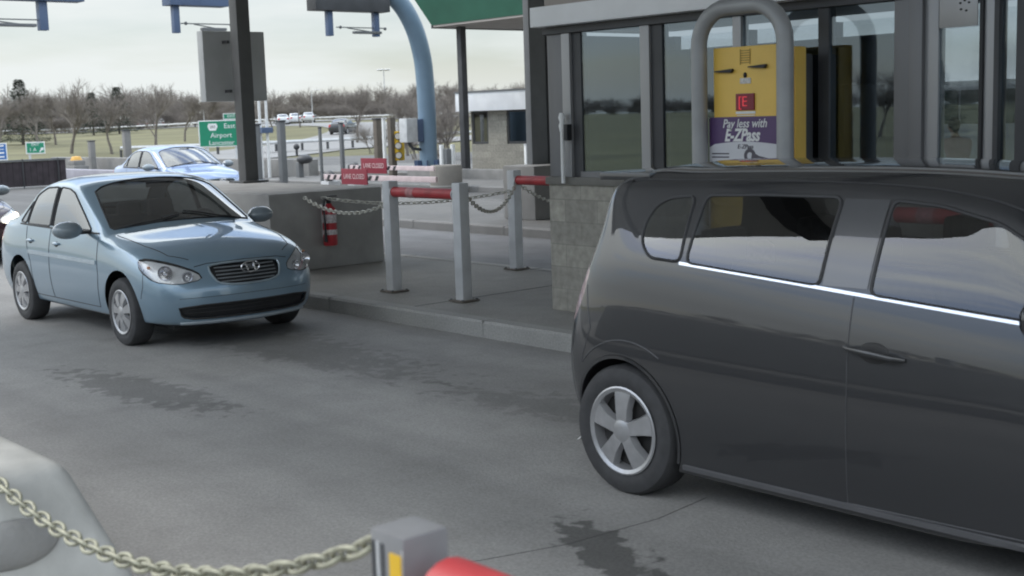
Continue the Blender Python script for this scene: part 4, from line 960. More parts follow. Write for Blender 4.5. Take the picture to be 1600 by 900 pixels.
def hoop(x0, x1, y, top, r, label):
    t = thing('guard_hoop', (x0, y, .146), label, 'guard hoop', group='steel pipe guard hoops'); w = x1-x0; rc = .27; P = [(0, 0, 0), (0, 0, .8), (0, 0, top-rc)]
    for i in range(1, 9): a = PI-PI/2*i/8; P.append((rc+rc*math.cos(a), 0, top-rc+rc*math.sin(a)))
    for i in range(0, 9): a = PI/2-PI/2*i/8; P.append((w-rc+rc*math.cos(a), 0, top-rc+rc*math.sin(a)))
    P += [(w, 0, .8), (w, 0, 0)]
    q = MB(); q.tube(P, r, 18); q.build('pipe', mat('hoop_grey_paint', (.33, .335, .34), .45, metal=.2, var=.1, scale=4), t)
    q = MB()
    for x in (0, w): q.lathe([(0, .02), (.11, .02), (.115, .0)], 20, Matrix.Translation((x, 0, 0)))
    q.build('floor_flange', steel_grey, t)
hoop(-6.25, -5.48, 7.32, 2.47, .06, 'grey bent pipe hoop guarding the yellow payment machine')
bollard(-4.75, 7.45, 'grey steel bollard beside the booth, behind the black car, near the payment machine'); bollard(-3.9, 7.45, 'grey steel bollard beside the booth behind the black car front window')
bar((-4.75, 7.45), (-3.9, 7.45), 1.17, 'red tube bar behind the black car, in front of the booth')

# ------------------------------------------------------------------ vehicles
c_blue = paint('light_blue_metallic', (.21, .305, .385), 1.6, .4, .32); c_black = paint('black_gloss_paint', (.014, .0145, .017), 1.6, 0, .6)
c_maroon = paint('dark_maroon_paint', (.035, .006, .012), 1.5, 0, .3); c_sky = paint('bright_blue_paint', (.20, .28, .46), 1.6, .2, .3)
c_white = paint('white_car_paint', (.6, .61, .62), 1.5, 0, .3)
SED = make_sedan('blue_sedan', 'light blue four door sedan driving toward the camera beside the island', c_blue, (-13.86, 5.52, 0)); SED.scale = (.955, 1.0, 1.0)
make_hatch('black_hatchback', 'glossy black hatchback with a bright belt line strip filling the right side', c_black, (-4.94, 5.325, 0)).scale = (1.03, 1.03, 1.03)
def recolor(src, name, label, m_, loc, rz, group=None, headlit=False, scale=1):
    c = dup(src); c.name = name; c['label'] = label; c.location = loc; c.rotation_euler = (0, 0, rz); c.scale = (scale,)*3
    def walk(o):
        for ch in o.children:
            if ch.type == 'MESH':
                for s_ in ch.material_slots:
                    mt = s_.material
                    if mt == c_blue: s_.link = 'OBJECT'; s_.material = m_
                    if headlit and ch.name.startswith('lamp_bowl'): s_.link = 'OBJECT'; s_.material = mat('lit_headlamp', (1, .93, .8), .3, emit=3.5)
            walk(ch)
    walk(c)
    if group: c['group'] = group
    return c
recolor(SED, 'maroon_sedan', 'dark maroon car with lit headlights cut by the left edge', c_maroon, (-22.8, 6.1, 0), 0, headlit=True)
recolor(SED, 'bright_blue_sedan', 'bright blue car behind the light blue sedan, waiting upstream of the wall', c_sky, (-29.5, 13.7, 0), 0)

# ------------------------------------------------------------------ trees
def tree_data(seed, h=5.5, levels=5, spread=.55, bush=False, kids=3):
    rr = random.Random(seed); TR = ([], []); CRN = ([], [])
    def tube(store, P, rs, n):
        V_, F_ = store
        for i, p in enumerate(P):
            d = (P[min(i+1, len(P)-1)]-P[max(i-1, 0)]).normalized(); a_ = UP if abs(d.z) < .9 else Vector((1, 0, 0)); x = d.cross(a_).normalized(); y = d.cross(x); b_ = len(V_)
            for k in range(n): c_ = p+(x*math.cos(2*PI*k/n)+y*math.sin(2*PI*k/n))*rs[i]; V_.append((c_.x, c_.y, c_.z))
            if i:
                for k in range(n): F_.append((b_-n+k, b_-n+(k+1) % n, b_+(k+1) % n, b_+k))
    def branch(p, d, L_, r, lv):
        n = 3 if lv < 2 else 2; P = [p]; q = p.copy(); dd = d.copy()
        for i in range(n):
            dd = (dd+Vector((rr.uniform(-.18, .18), rr.uniform(-.18, .18), rr.uniform(-.02, .14)))).normalized(); q = q+dd*(L_/n); P.append(q.copy())
        rs = [r*(1-.45*i/n) for i in range(n+1)]
        tube(TR if lv == 0 else CRN, P, rs, 6 if lv == 0 else 3)
        if lv >= levels: return
        k = kids+(1 if lv in (0, 1) else 0)
        for i in range(k+rr.randint(0, 1)):
            t_ = rr.uniform(.35, 1) if lv else rr.uniform(.5, 1); b = P[min(int(t_*n), n-1)].lerp(P[min(int(t_*n)+1, n)], (t_*n) % 1)
            ax_ = dd.cross(Vector((rr.uniform(-1, 1), rr.uniform(-1, 1), rr.uniform(-1, 1)))).normalized()
            nd = (dd+ax_*rr.uniform(.45, 1.0)*spread*1.6).normalized(); nd.z = max(nd.z, -.05); nd.normalize()
            branch(b, nd, L_*rr.uniform(.55, .78), r*.52, lv+1)
        branch(P[-1], dd, L_*.66, r*.55, lv+1)
    if bush:
        for i in range(5): branch(Vector((rr.uniform(-.4, .4), rr.uniform(-.4, .4), 0)), Vector((rr.uniform(-.6, .6), rr.uniform(-.6, .6), 1)).normalized(), h*.36, .035, 0)
    else: branch(Vector((0, 0, -.1)), Vector((0, 0, 1)), h*.36, h*.022, 0)
    out = []
    for st, nm in ((TR, 'tree_trunk_mesh'), (CRN, 'tree_crown_mesh')):
        me = bpy.data.meshes.new(nm); me.from_pydata(st[0], [], st[1]); me.materials.append(bark if nm[5] == 't' else twigm); out.append(me)
    return out
def pine_data(seed, h=8):
    rr = random.Random(seed); tr = MB(); tr.tube([(0, 0, -.1), (0, 0, h*.5), (0, 0, h*.97)], [h*.022, h*.014, .01], 6); cr = MB()
    for i in range(5200):
        z = h*(.12+.86*rr.random()**1.25); R_ = (h-z)*.40*(1+.2*math.sin(z*5.1))+.22; a = rr.uniform(0, 2*PI); q = R_*math.sqrt(rr.uniform(.15, 1))
        p = Vector((q*math.cos(a), q*math.sin(a), z-q*.25)); d = Vector((math.cos(a), math.sin(a), rr.uniform(-.5, .1))).normalized(); s_ = d.cross(UP).normalized()
        l_ = rr.uniform(.15, .38)*h/8; w = l_*.55; u_ = UP*rr.uniform(-.4, .4)*w
        cr.bm.faces.new([cr.bm.verts.new(x) for x in (p-s_*w*.5, p+d*l_, p+s_*w*.5+u_)])
    out = []
    for mb, nm, mm in ((tr, 'pine_trunk_mesh', bark), (cr, 'pine_crown_mesh', pine)):
        me = bpy.data.meshes.new(nm); mb.bm.to_mesh(me); mb.bm.free(); me.materials.append(mm); out.append(me)
    return out
TV = [tree_data(s) for s in (1, 2, 3, 4, 5)]; BV = [tree_data(s, 3.2, 4, .6, True) for s in (11, 12)]; PV = [pine_data(21), pine_data(22)]
def place_tree(kind, t, D, h, label, group=None, i=0, pos=None):
    src, base = {'t': (TV, 5.5), 'b': (BV, 3.2), 'p': (PV, 8)}[kind]; tm, cm = src[i % len(src)]
    p = pol(t, D) if pos is None else Vector(pos); p.z = hgt(p.x, p.y)-.05; s_ = h/base
    nm = {'t': 'bare_tree', 'b': 'bare_shrub', 'p': 'pine_tree'}[kind]
    o = thing(nm, p, label, {'t': 'tree', 'b': 'shrub', 'p': 'tree'}[kind], R.uniform(0, 6.28), group); o.scale = (s_*R.uniform(1.0, 1.25), s_*R.uniform(1.0, 1.25), s_)
    for n_, me in (('trunk', tm), ('crown', cm)):
        c = bpy.data.objects.new(n_, me); COL.objects.link(c); c.parent = o
    return o
def tx(px): return (px-800)/2000
G = 'leafless trees on the grass beyond the toll plaza'
place_tree('p', tx(50), 130, 6.7, 'dark evergreen tree at the far left above the blue sign', None, 0)
place_tree('t', tx(10), 118, 5.6, 'leafless tree cut by the left edge of the photo', G, 1)
place_tree('t', tx(72), 118, 6.0, 'tall leafless tree straight above the small green exit sign', G, 0)
place_tree('t', tx(100), 125, 5.7, 'leafless tree just right of the small green exit sign, behind its neighbours', G, 2)
place_tree('t', tx(123), 92, 5.9, 'leafless tree with a dark straight trunk above the orange topped block', G, 3)
place_tree('p', tx(160), 165, 5.6, 'small dense evergreen between bare trees left of the middle of the left belt', None, 1)
place_tree('t', tx(186), 88, 4.5, 'small young leafless tree between the two grey columns', G, 4)
place_tree('p', tx(200), 170, 6.3, 'broad dark evergreen rising behind the second grey column', None, 0)
place_tree('t', tx(252), 92, 5.6, 'spreading leafless tree above the roof of the bright blue car', G, 1)
place_tree('t', tx(300), 120, 5.0, 'leafless tree left of the large green highway sign', G, 2)
place_tree('t', tx(335), 135, 5.2, 'leafless tree rising behind the large green highway sign', G, 0)
place_tree('t', tx(438), 140, 4.4, 'leafless tree right of the twin white lamp poles', G, 3)
place_tree('t', tx(480), 150, 4.6, 'leafless tree above the white cars on the distant ramp', G, 4)
place_tree('t', tx(567), 96, 4.6, 'lone leafless tree on the grass above the lane closed signs', G, 2)
place_tree('t', tx(625), 74, 3.9, 'leafless tree behind the traffic signal', G, 0)
place_tree('t', tx(645), 66, 3.7, 'leafless tree just left of the curved gantry column', G, 4)
place_tree('t', tx(694), 62, 3.6, 'leafless tree just right of the curved gantry column', G, 1)
place_tree('t', tx(712), 58, 3.1, 'leafless tree behind the thin canopy post', G, 3)
place_tree('b', tx(592), 72, 2.2, 'bushy bare shrub left of the brown post', 'bare shrubs beyond the plaza', 0)
place_tree('b', tx(655), 60, 2.0, 'bushy bare shrub behind the gantry cabinet', 'bare shrubs beyond the plaza', 1)
place_tree('b', tx(702), 58, 2.4, 'bushy bare shrub between the gantry and the far booth', 'bare shrubs beyond the plaza', 0)
for k in range(7):   # the trees that stand behind the photographer and show only as reflections
    kind = 'p' if k % 5 == 2 else 't'
    place_tree(kind, 0, 0, R.uniform(3.8, 5.6), 'tree on the grass behind the photographer, seen only mirrored in glass and paint', 'trees behind the photographer', k, (-44+k*3.1+R.uniform(-1, 1), -42-R.uniform(0, 10), 0))

# the far belt of woods that reads as one mass
import numpy as np
def woods(name, spec, material):
    cache = {}; VS, FS = [], []; off = 0
    for (me, p, s_, a, sz) in spec:
        if me.name not in cache:
            v = np.empty(len(me.vertices)*3, 'f'); me.vertices.foreach_get('co', v); f = np.empty(len(me.loops), 'i'); me.loops.foreach_get('vertex_index', f); cache[me.name] = (v.reshape(-1, 3), f)
        v, f = cache[me.name]; ca, sa = math.cos(a), math.sin(a)
        VS.append(np.stack([p.x+(v[:, 0]*ca-v[:, 1]*sa)*s_, p.y+(v[:, 0]*sa+v[:, 1]*ca)*s_, p.z+v[:, 2]*sz], 1)); FS.append(f+off); off += len(v)
    V_ = np.concatenate(VS).astype('f'); F_ = np.concatenate(FS).astype('i'); nf = len(F_)//4; me = bpy.data.meshes.new(name)
    me.vertices.add(len(V_)); me.vertices.foreach_set('co', V_.ravel()); me.loops.add(nf*4); me.loops.foreach_set('vertex_index', F_)
    me.polygons.add(nf); me.polygons.foreach_set('loop_start', np.arange(0, nf*4, 4, dtype='i')); me.update(calc_edges=True)
    return link(name, me, material, None, 0)
LV = [tree_data(s, 5.5, 4, .6, kids=3) for s in (31, 32, 33)]
spec = []
for k in range(330):
    t = -.60+.86*((k*.61803) % 1); D = R.uniform(205, 300); p = pol(t, D); p.z = hgt(p.x, p.y)-.1; a = R.uniform(0, 6.28); sc = R.uniform(.85, 1.25)*(1.38 if t < -.25 else 1)
    tm, cm = LV[k % 3]; spec.append((cm, p, sc*1.35, a, sc)); spec.append((tm, p, sc*1.35, a, sc))
for k in range(420):
    t = -.60+.86*((k*.7548) % 1); D = R.uniform(196, 300); p = pol(t, D); p.z = hgt(p.x, p.y)-.1; a = R.uniform(0, 6.28); sc = R.uniform(.6, 1.1)
    spec.append((BV[k % 2][1], p, sc*2.2, a, sc)); spec.append((BV[k % 2][0], p, sc*2.2, a, sc))
w = woods('woods', spec, twigm); w['kind'] = 'stuff'; tag(w, 'far belt of leafless brown woods along the horizon', 'woods')
# reflection side woods
spec = []
for k in range(150):
    p = Vector((-420+k*3.2, -230-R.uniform(0, 60), 0)); sc = R.uniform(1.0, 1.5); spec.append((LV[k % 3][1], p, sc*2.2, R.uniform(0, 6), sc)); spec.append((BV[k % 2][1], p+Vector((1, 3, 0)), 3.5, 1, 1.6))
w = woods('woods', spec, twigm); w['kind'] = 'stuff'; tag(w, 'belt of leafless woods behind the photographer, seen only in reflections', 'woods')

# ------------------------------------------------------------------ gantry with toll sensors
GX = -33.0
ga = thing('sensor_gantry', (GX, 25.3, .15), 'blue grey curved pipe gantry carrying toll sensors over the lanes', 'gantry')
P = [(0, 0, 0), (0, 0, 2), (0, -.03, 3.1), (0, -.12, 3.8), (0, -.38, 4.6), (0, -.85, 5.3), (0, -1.6, 5.85), (0, -2.5, 6.15), (0, -3.6, 6.25), (0, -7, 6.28), (0, -13, 6.28), (0, -20, 6.28)]
Q = []
for i in range(len(P)-1):
    p0, p1, p2, p3 = [Vector(P[max(0, min(len(P)-1, i+k))]) for k in (-1, 0, 1, 2)]
    for j in range(4): f = j/4; Q.append(.5*((2*p1)+(p2-p0)*f+(2*p0-5*p1+4*p2-p3)*f*f+(3*p1-p0-3*p2+p3)*f**3))
Q.append(Vector(P[-1])); q = MB(); q.tube(Q, .29, 24); q.build('curved_column', blue_pole, ga)
q = MB(); q.lathe([(.52, 0), (.52, .05), (.30, .06)], 24)
for i in range(8): a = i*PI/4; q.box((.29, -.012, .05), (.47, .012, .40), 0, Matrix.Rotation(a, 4, 'Z'))
for i in range(8): a = i*PI/4+.39; q.lathe([(0, .13), (.03, .13), (.03, .05)], 6, Matrix.Translation((.44*math.cos(a), .44*math.sin(a), 0)))
q.build('base_flange', blue_arm, ga)
for (y0, y1) in ((-4.15, -1.45), (-8.8, -7.0), (-13.3, -11.2)):
    q = MB(); q.box((-.25, y0, 5.02), (.25, y1, 5.72), .02); q.build('equipment_box', blue_arm if y0 < -5 else dark_steel, ga)
for y, w_ in ((-3.55, .09), (-1.85, .09), (-8.55, .09), (-12.25, .11)):
    q = MB(); q.box((-w_, y-w_, 4.28), (w_, y+w_, 5.01), .01); q.build('sensor_arm', blue_arm, ga)
for y0, y1 in ((-3.3, -1.55), (-8.4, -6.9), (-14.2, -12.3)):
    a = MB(); a.box((-.05, y0+.6, 4.36), (.12, y1-.15, 4.44), .02, Matrix.Translation((0, 0, 0))); a.box((-.02, y0+.0, 4.53), (.02, y1+.1, 4.56)); a.ball((0, y0+.15, 4.55), .05, 10); a.ball((0, y1+.05, 4.53), .05, 10)
    a.tube([(0, y0+.4, 4.53), (.05, y1-.3, 4.40)], .018, 6); a.build('antenna_bar', pole_grey, ga)
q = MB(); q.box((-.10, -1.05, 1.0), (.30, -.62, 1.75), .02); q.build('control_cabinet', steel_grey, ga)
q = MB(); q.box((-.16, -.61, 1.0), (.16, -.28, 1.72), .02); q.build('blue_cabinet', blue_arm, ga)
q = MB(); q.tube([(.0, -.8, 1.02), (.1, -.7, .8), (.0, -.32, .75)], .05, 8); q.build('conduit', dark_steel, ga)

# ------------------------------------------------------------------ far booth and its green canopy
fb = thing('far_toll_booth', (-33.1, 27.2, .146), 'small tan stone booth with two dark windows and a pale roof band, beyond the lanes', 'toll booth')
q = MB(); q.box((0, 0, 0), (6.4, 2.2, .84)); q.box((.88, .0, .842), (1.80, .4, 1.92)); q.box((3.48, 0, .842), (4.28, .4, 1.92)); q.box((0, 0, .842), (.04, 2.2, 1.92)); q.box((5.4, 0, .842), (6.4, 2.2, 1.92)); q.build('stone_wall', stone, fb, 0)
for a, b in ((.06, .86), (1.82, 3.46), (4.3, 5.38)):
    q = MB(); q.box((a, .03, .85), (b, .08, .92)); q.box((a, .03, 1.86), (b, .08, 1.92)); q.box((a, .03, .922), (a+.06, .08, 1.858)); q.box((b-.06, .03, .922), (b, .08, 1.858)); wf = q.build('window', dark_steel, fb, 0)
    q = MB(); q.box((a+.06, .05, .92), (b-.06, .058, 1.86)); q.build('pane', car_glass, wf, 0)
q = MB(); q.box((.3, .5, .3), (6.1, 2.1, 1.9)); q.build('dark_interior', plastic_d, fb, 0)
q = MB()
for zz in (1.15, 1.62): q.box((.32, .085, zz), (.66, .09, zz+.14))
q.build('window_notices', pole_grey, fb, 0)
q = MB(); q.box((-.35, -.35, 1.922), (6.7, 2.5, 2.52), .01); q.build('roof_fascia', lilac, fb)
q = MB(); q.box((-.38, -.38, 2.523), (6.73, 2.53, 2.57)); q.build('roof_coping', pole_grey, fb)
q = MB(); q.box((4.52, -.39, 2.15), (4.85, -.352, 2.42), .01); q.build('wall_lamp', pole_grey, fb)
gc = thing('green_canopy', (-30.0, 23.3, 0), 'green metal canopy with beige soffit at the top edge, over the far booth', 'canopy')
q = MB(); A = [(0, 0), (16, 0), (16, 9), (0, 9)]; Bv = [(-.75, -.3), (16.7, -.3), (16.7, 9.4), (-.75, 9.4)]
va = [q.bm.verts.new((x, y, 4.56)) for x, y in A]; vb = [q.bm.verts.new((x, y, 5.7)) for x, y in Bv]
for k in range(4): q.bm.faces.new((va[k], va[(k+1) % 4], vb[(k+1) % 4], vb[k]))
q.bm.faces.new(vb); q.build('green_fascia', green_c, gc, 0)
q = MB(); q.box((.02, .02, 4.50), (15.98, 8.98, 4.56)); q.build('soffit_panel', soffit, gc, 0)
q = MB(); q.box((-.02, .0, 4.47), (.05, 9, 4.56)); q.build('edge_trim', dark_steel, gc, 0)
for k, (x, y) in enumerate(((.55, .65), (12, .65))):
    q = MB(); q.box((x-.10, y-.10, .15), (x+.10, y+.10, 4.49), .01); q.build('support_post', dark_steel, gc)

# ------------------------------------------------------------------ gates with lane closed signs
def gate(pos, label, arm_len, sgn_at, flip, fs=1):
    t = thing('barrier_gate', pos, label, 'barrier gate', -PI/2)
    q = MB(); q.box((-.14, -.14, 0), (.14, .14, .62), .02); q.build('cabinet', steel_grey, t)
    q = MB(); q.ball((0, -.03, .72), (.10, .16, .11), 12); q.box((-.03, -.22, .66), (.06, -.05, .76), .01); q.build('arm_hub', dark_steel, t)
    q = MB(); q.box((.10, .0, .66), (.15, arm_len, .76), .01); q.build('arm', mat('arm_pinkish_white', (.62, .50, .50), .5, var=.1), t)
    q = MB()
    n = int(arm_len/.3)
    for y in [.1+k*.22 for k in range(3)]+[sgn_at+.9*fs+.06+k*.22 for k in range(2)]:
        q.prism([(y, .665), (y+.09, .665), (y+.15, .755), (y+.06, .755)], (.1505, 0, 0), (0, 1, 0), (0, 0, 1), (.003, 0, 0))
    q.build('arm_stripes', black if arm_len < 4 else red, t, 0)
    q = MB(); q.box((.155, sgn_at, .58), (.175, sgn_at+.98*fs, .58+.34*fs), .004); sg_ = q.build('lane_closed_sign', red_sign, t)
    text_mesh('sign_lettering', 'LANE CLOSED', .155*fs, mat('pale_letter', (.62, .45, .45), .5), sg_, face_mtx((.178, sgn_at+.49*fs, .58+.17*fs), (0, 1, 0), (0, 0, 1)), sx=.80)
    return t
gate((-21.55, 14.05, .10), 'lower gate arm with red LANE CLOSED sign, just above the concrete wall', 3.6, .66, 1, .88)
gate((-25.15, 17.1, .10), 'upper gate arm with red LANE CLOSED sign, behind the first one', 3.2, .50, 1, 1.02)

# ------------------------------------------------------------------ posts, signals, small plaza furniture
def post(t, D, w, ztop, material, label, name='plaza_post', z0=0, cat='post', cap=True):
    p = pol(t, D, z0); o = thing(name, p, label, cat, R.uniform(-.1, .1))
    q = MB(); q.box((-w/2, -w/2, 0), (w/2, w/2, ztop-z0), w*.1); q.build('shaft', material, o)
    if cap: q = MB(); q.box((-w*.6, -w*.6, ztop-z0), (w*.6, w*.6, ztop-z0+.04), .008); q.build('cap', dark_steel if material != white else steel_grey, o)
    return o
post(tx(410), 33, .20, 1.85, pole_grey, 'broad grey concrete post right beside the sign box pillar')
post(tx(450), 34, .17, 1.92, pole_grey, 'grey post right of the dark pillar with a pale lamp on top')
post(tx(510), 36, .07, 1.7, pole_grey, 'thin grey post above the upper end of the gate arms')
post(tx(543), 37, .10, 1.8, pole_grey, 'slim grey post left of the lane closed signs', )
post(tx(600), 44, .24, 1.9, mat('brown_post', (.13, .11, .09), .8), 'broad brown post left of the traffic signal')
post(tx(609), 43, .09, 1.9, white, 'thin white post beside the brown post')
post(tx(155), 56, .24, 1.35, concrete_l, 'short pale grey column above the light blue sedan roof')
post(tx(210), 58, .30, 1.75, concrete_l, 'taller pale grey column left of the bright blue car')
post(tx(829), 36, .09, 1.05, white, 'short white marker pole in front of the far booth')
t = thing('lamp_standard', pol(tx(418), 45), 'twin white lamp poles standing right of the sign box', 'lamp post')
for k, (dx, hh) in enumerate(((0, 3.1), (.24, 2.75))):
    c = CR*dx; q = MB(); q.tube([(c.x, c.y, 0), (c.x, c.y, hh)], [.06, .045], 10); q.build('pole', white, t)
q = MB(); q.box((-.12, -.12, 1.55), (.32, .32, 1.75), .02); q.build('blue_band', blue_arm, t)
q = MB(); q.ball((0, 0, 3.15), (.14, .14, .06), 10); q.build('lamp_head', steel_grey, t)
t = thing('meter_head', pol(tx(476), 41), 'dark oval equipment head on a short post beyond the gates', 'equipment post')
q = MB(); q.box((-.09, -.09, 0), (.09, .09, .62), .01); q.build('post', pole_grey, t)
q = MB(); q.ball((.12, .12, .72), (.26, .26, .15), 16); q.build('oval_head', dark_steel, t)
q = MB(); q.tube([(-.05, -.05, .85), (-.05, -.05, 1.05)], .04, 8); q.ball((-.05, -.05, 1.12), .10, 10); q.build('top_beacon', dark_steel, t)
# traffic signal
t = thing('traffic_signal', pol(tx(621), 42), 'yellow traffic signal with three hooded lamps on a brown post', 'traffic light')
q = MB(); q.box((-.10, -.10, 0), (.10, .10, 1.95), .01); q.build('post', mat('brown_post', (.13, .11, .09), .8), t)
c = CR*.22; q = MB(); q.box((c.x-.13, c.y-.13, .55), (c.x+.13, c.y+.13, 1.5), .03); q.build('signal_housing', yellow_r, t)
for k in range(3):
    z = .72+k*.31; f_ = -CF; o_ = c+f_*.14+Vector((0, 0, z))
    q = MB(); q.tube([o_-f_*.02, o_+f_*.10], .115, 16); q.build('hooded_lamp', black, t)
    q = MB(); q.tube([o_+f_*.10, o_+f_*.104], .095, 16); q.build('signal_lens', mat('pale_lens', (.6, .55, .48), .3), t)
# pale drum, white frame
t = thing('concrete_drum', pol(tx(703), 32.6), 'rounded beige concrete drum just above the second bollard', 'drum')
q = MB(); q.lathe([(0, .0), (.40, 0), (.41, .05), (.41, .66), (.38, .70), (0, .70)], 28); q.build('body', mat('beige_concrete', (.19, .175, .155), .9, var=.1, scale=3, bump=.3), t)
q = MB(); q.lathe([(.412, .16), (.416, .18), (.412, .20)], 28); q.build('band', concrete, t)
t = thing('post_pair', pol(tx(706), 37), 'small white two post frame above the beige drum', 'frame')
for dx in (-.16, .16): c = CR*dx; q = MB(); q.box((c.x-.05, c.y-.05, 0), (c.x+.05, c.y+.05, 1.12), .01); q.build('upright', white, t)
q = MB(); q.box((-.10, -.10, .3), (.10, .10, 1.0), .02); q.build('grey_panel', pole_grey, t)
# dark slatted fence left
t = thing('dark_slat_fence', (-43, 11.0, 0), 'dark upright board fence with a pale top rail at the left edge', 'fence')
q = MB()
for k in range(32): q.box((-.02, k*.2, .05), (.02+.01*(k % 2), k*.2+.19, .88))
q.build('boards', mat('dark_brown_boards', (.045, .035, .04), .8, var=.3, scale=4), t, 0)
q = MB(); q.box((-.05, -.05, .885), (.07, 6.4, .95)); q.build('top_rail', pole_grey, t, 0)
for k in range(6): q = MB(); q.box((.045, k*1.2+.1, 0), (.07, k*1.2+.14, .97), .005); q.build('fence_post', dark_steel, t)
t = thing('attenuator_block', pol(tx(130), 50), 'pale concrete block with an orange cap above the sedan roof', 'crash block')
q = MB(); q.box((-.45, -.30, 0), (.45, .30, .50), .06); q.box((-.38, -.24, .48), (.3, .24, .70), .08); q.build('block', concrete_l, t)
q = MB(); q.lathe([(0, .86), (.16, .84), (.22, .72), (.22, .69), (0, .69)], 16); q.build('orange_cap', mat('orange_cap', (.75, .42, .10), .5, var=.08), t)
q = MB(); q.box((0, 0, 0), (5.2, .35, .42), .04); tag(q.build('low_barrier', mat('lilac_concrete', (.33, .32, .36), .85, var=.12, scale=2), None, 40), 'low lilac grey barrier beside the orange topped block', 'barrier').location = pol(tx(95), 49)
q = MB(); q.box((-60, 23.6, 0), (-37.5, 24.0, .62), .05); tag(q.build('long_barrier', concrete_l, None, 40), 'long low pale concrete barrier running behind the parked posts', 'barrier')
q = MB(); q.box((-31.5, 23.3, .0), (-16, 23.65, .40), .04); tag(q.build('long_barrier', concrete_l, None, 40), 'low pale barrier in front of the far booth', 'barrier')

# ------------------------------------------------------------------ road signs
def sign_board(name, t, D, z0, z1, w, material, label, cat='road sign', posts=2, tab=None):
    p = pol(t, D); p.z = hgt(p.x, p.y); o = bpy.data.objects.new(name, None); COL.objects.link(o)
    f_ = -(CF+CR*t).normalized(); r_ = Vector((-f_.y, f_.x, 0)); r_ = r_ if r_.dot(CR) > 0 else -r_
    o.matrix_world = Matrix((r_, -f_, UP)).transposed().to_4x4(); o.location = p; tag(o, label, cat)
    q = MB(); q.box((-w/2, 0, z0), (w/2, .05, z1), .01); q.build('border_panel', white, o)
    q = MB(); q.box((-w/2+.05, -.006, z0+.05), (w/2-.05, -.001, z1-.05)); q.build('sign_panel', material, o)
    for k in range(posts):
        x = (-w*.32, w*.32)[k]; q = MB(); q.box((x-.06, .055, 0), (x+.06, .15, z1-.05)); q.build('post', steel_grey, o)
    return o
SM = lambda x, z: face_mtx((x, -.010, z), (1, 0, 0), (0, 0, 1))
hs = sign_board('highway_sign', tx(357), 68, .72, 2.12, 2.3, green, 'large green highway sign reading East Airport Lancaster beside the pillar')
text_mesh('sign_lettering', 'East', .36, white, hs, SM(.45, 1.80)); text_mesh('sign_lettering', 'Airport', .36, white, hs, SM(0, 1.32)); text_mesh('sign_lettering', 'Lancaster', .34, white, hs, SM(0, .93))
q = MB(); q.prism([(-.62, 1.95), (-.22, 1.95), (-.16, 1.80), (-.26, 1.58), (-.58, 1.58), (-.68, 1.80)], (0, -.007, 0), (1, 0, 0), (0, 0, 1), (0, -.004, 0)); q.build('route_shield', white, hs, 0)
text_mesh('shield_number', '283', .20, black, hs, face_mtx((-.42, -.013, 1.77), (1, 0, 0), (0, 0, 1)))
q = MB(); q.box((.15, .0, 2.14), (1.0, .05, 2.46)); q.build('tab_border', white, hs, 0); q = MB(); q.box((.19, -.006, 2.18), (.96, -.001, 2.42)); q.build('exit_tab', green, hs, 0)
text_mesh('tab_lettering', 'EXIT', .20, white, hs, SM(.57, 2.30))
es = sign_board('exit_sign', tx(68), 70, .62, 1.26, .98, green, 'small green exit sign with a white arrow on the far grass', posts=1)
text_mesh('sign_lettering', 'EXIT', .2, white, es, SM(0, 1.11)); text_mesh('sign_lettering', '1 A', .26, white, es, SM(-.14, .84))
q = MB(); q.prism([(.18, .74), (.23, .70), (.34, .82), (.39, .78), (.41, .96), (.24, .92), (.29, .88)], (0, -.007, 0), (1, 0, 0), (0, 0, 1), (0, -.004, 0)); q.build('arrow', white, es, 0)
bs = sign_board('blue_sign', tx(6), 66, .42, 1.30, 1.1, blue_s, 'blue and white service sign at the left edge on the grass', posts=1)
for z, h_ in ((1.16, .07), (.98, .03), (.80, .08), (.60, .07)):
    for x0, x1 in ((-.42, -.08), (.05, .40)): q = MB(); q.box((x0, -.010, z-h_/2), (x1, -.0065, z+h_/2)); q.build('white_block', white, bs, 0)
# high mast light
p = pol(tx(613), 260); p.z = hgt(p.x, p.y); t = thing('high_mast_light', p, 'tall thin high mast light on the horizon above the signs', 'lamp post')
q = MB(); q.tube([(0, 0, 0), (0, 0, 9.5)], [.16, .08], 8); q.build('mast', steel_grey, t)
q = MB()
for k in range(6): a = k*PI/3; q.ball((1.0*math.cos(a), 1.0*math.sin(a), 9.4), (.42, .42, .16), 8); q.tube([(0, 0, 9.4), (math.cos(a), math.sin(a), 9.4)], .04, 5)
q.build('lamp_ring', steel_grey, t)
for k, (px, D, h_) in enumerate(((332, 165, 4.6), (395, 120, 3.8), (500, 170, 4.4))):
    p = pol(tx(px), D); p.z = hgt(p.x, p.y)
    t = thing('ramp_light_pole', p, ('slim light pole left of the large green sign', 'slim light pole just behind the dark pillar', 'slim light pole above the distant white cars')[k], 'lamp post')
    q = MB(); q.tube([(0, 0, 0), (0, 0, h_)], [.07, .04], 6); q.build('pole', steel_grey, t); q = MB(); q.tube([(0, 0, h_), (.3, .2, h_+.15), (.8, .5, h_+.15)], .04, 5); q.ball((.9, .55, h_+.13), (.2, .2, .06), 8); q.build('lamp_arm', steel_grey, t)

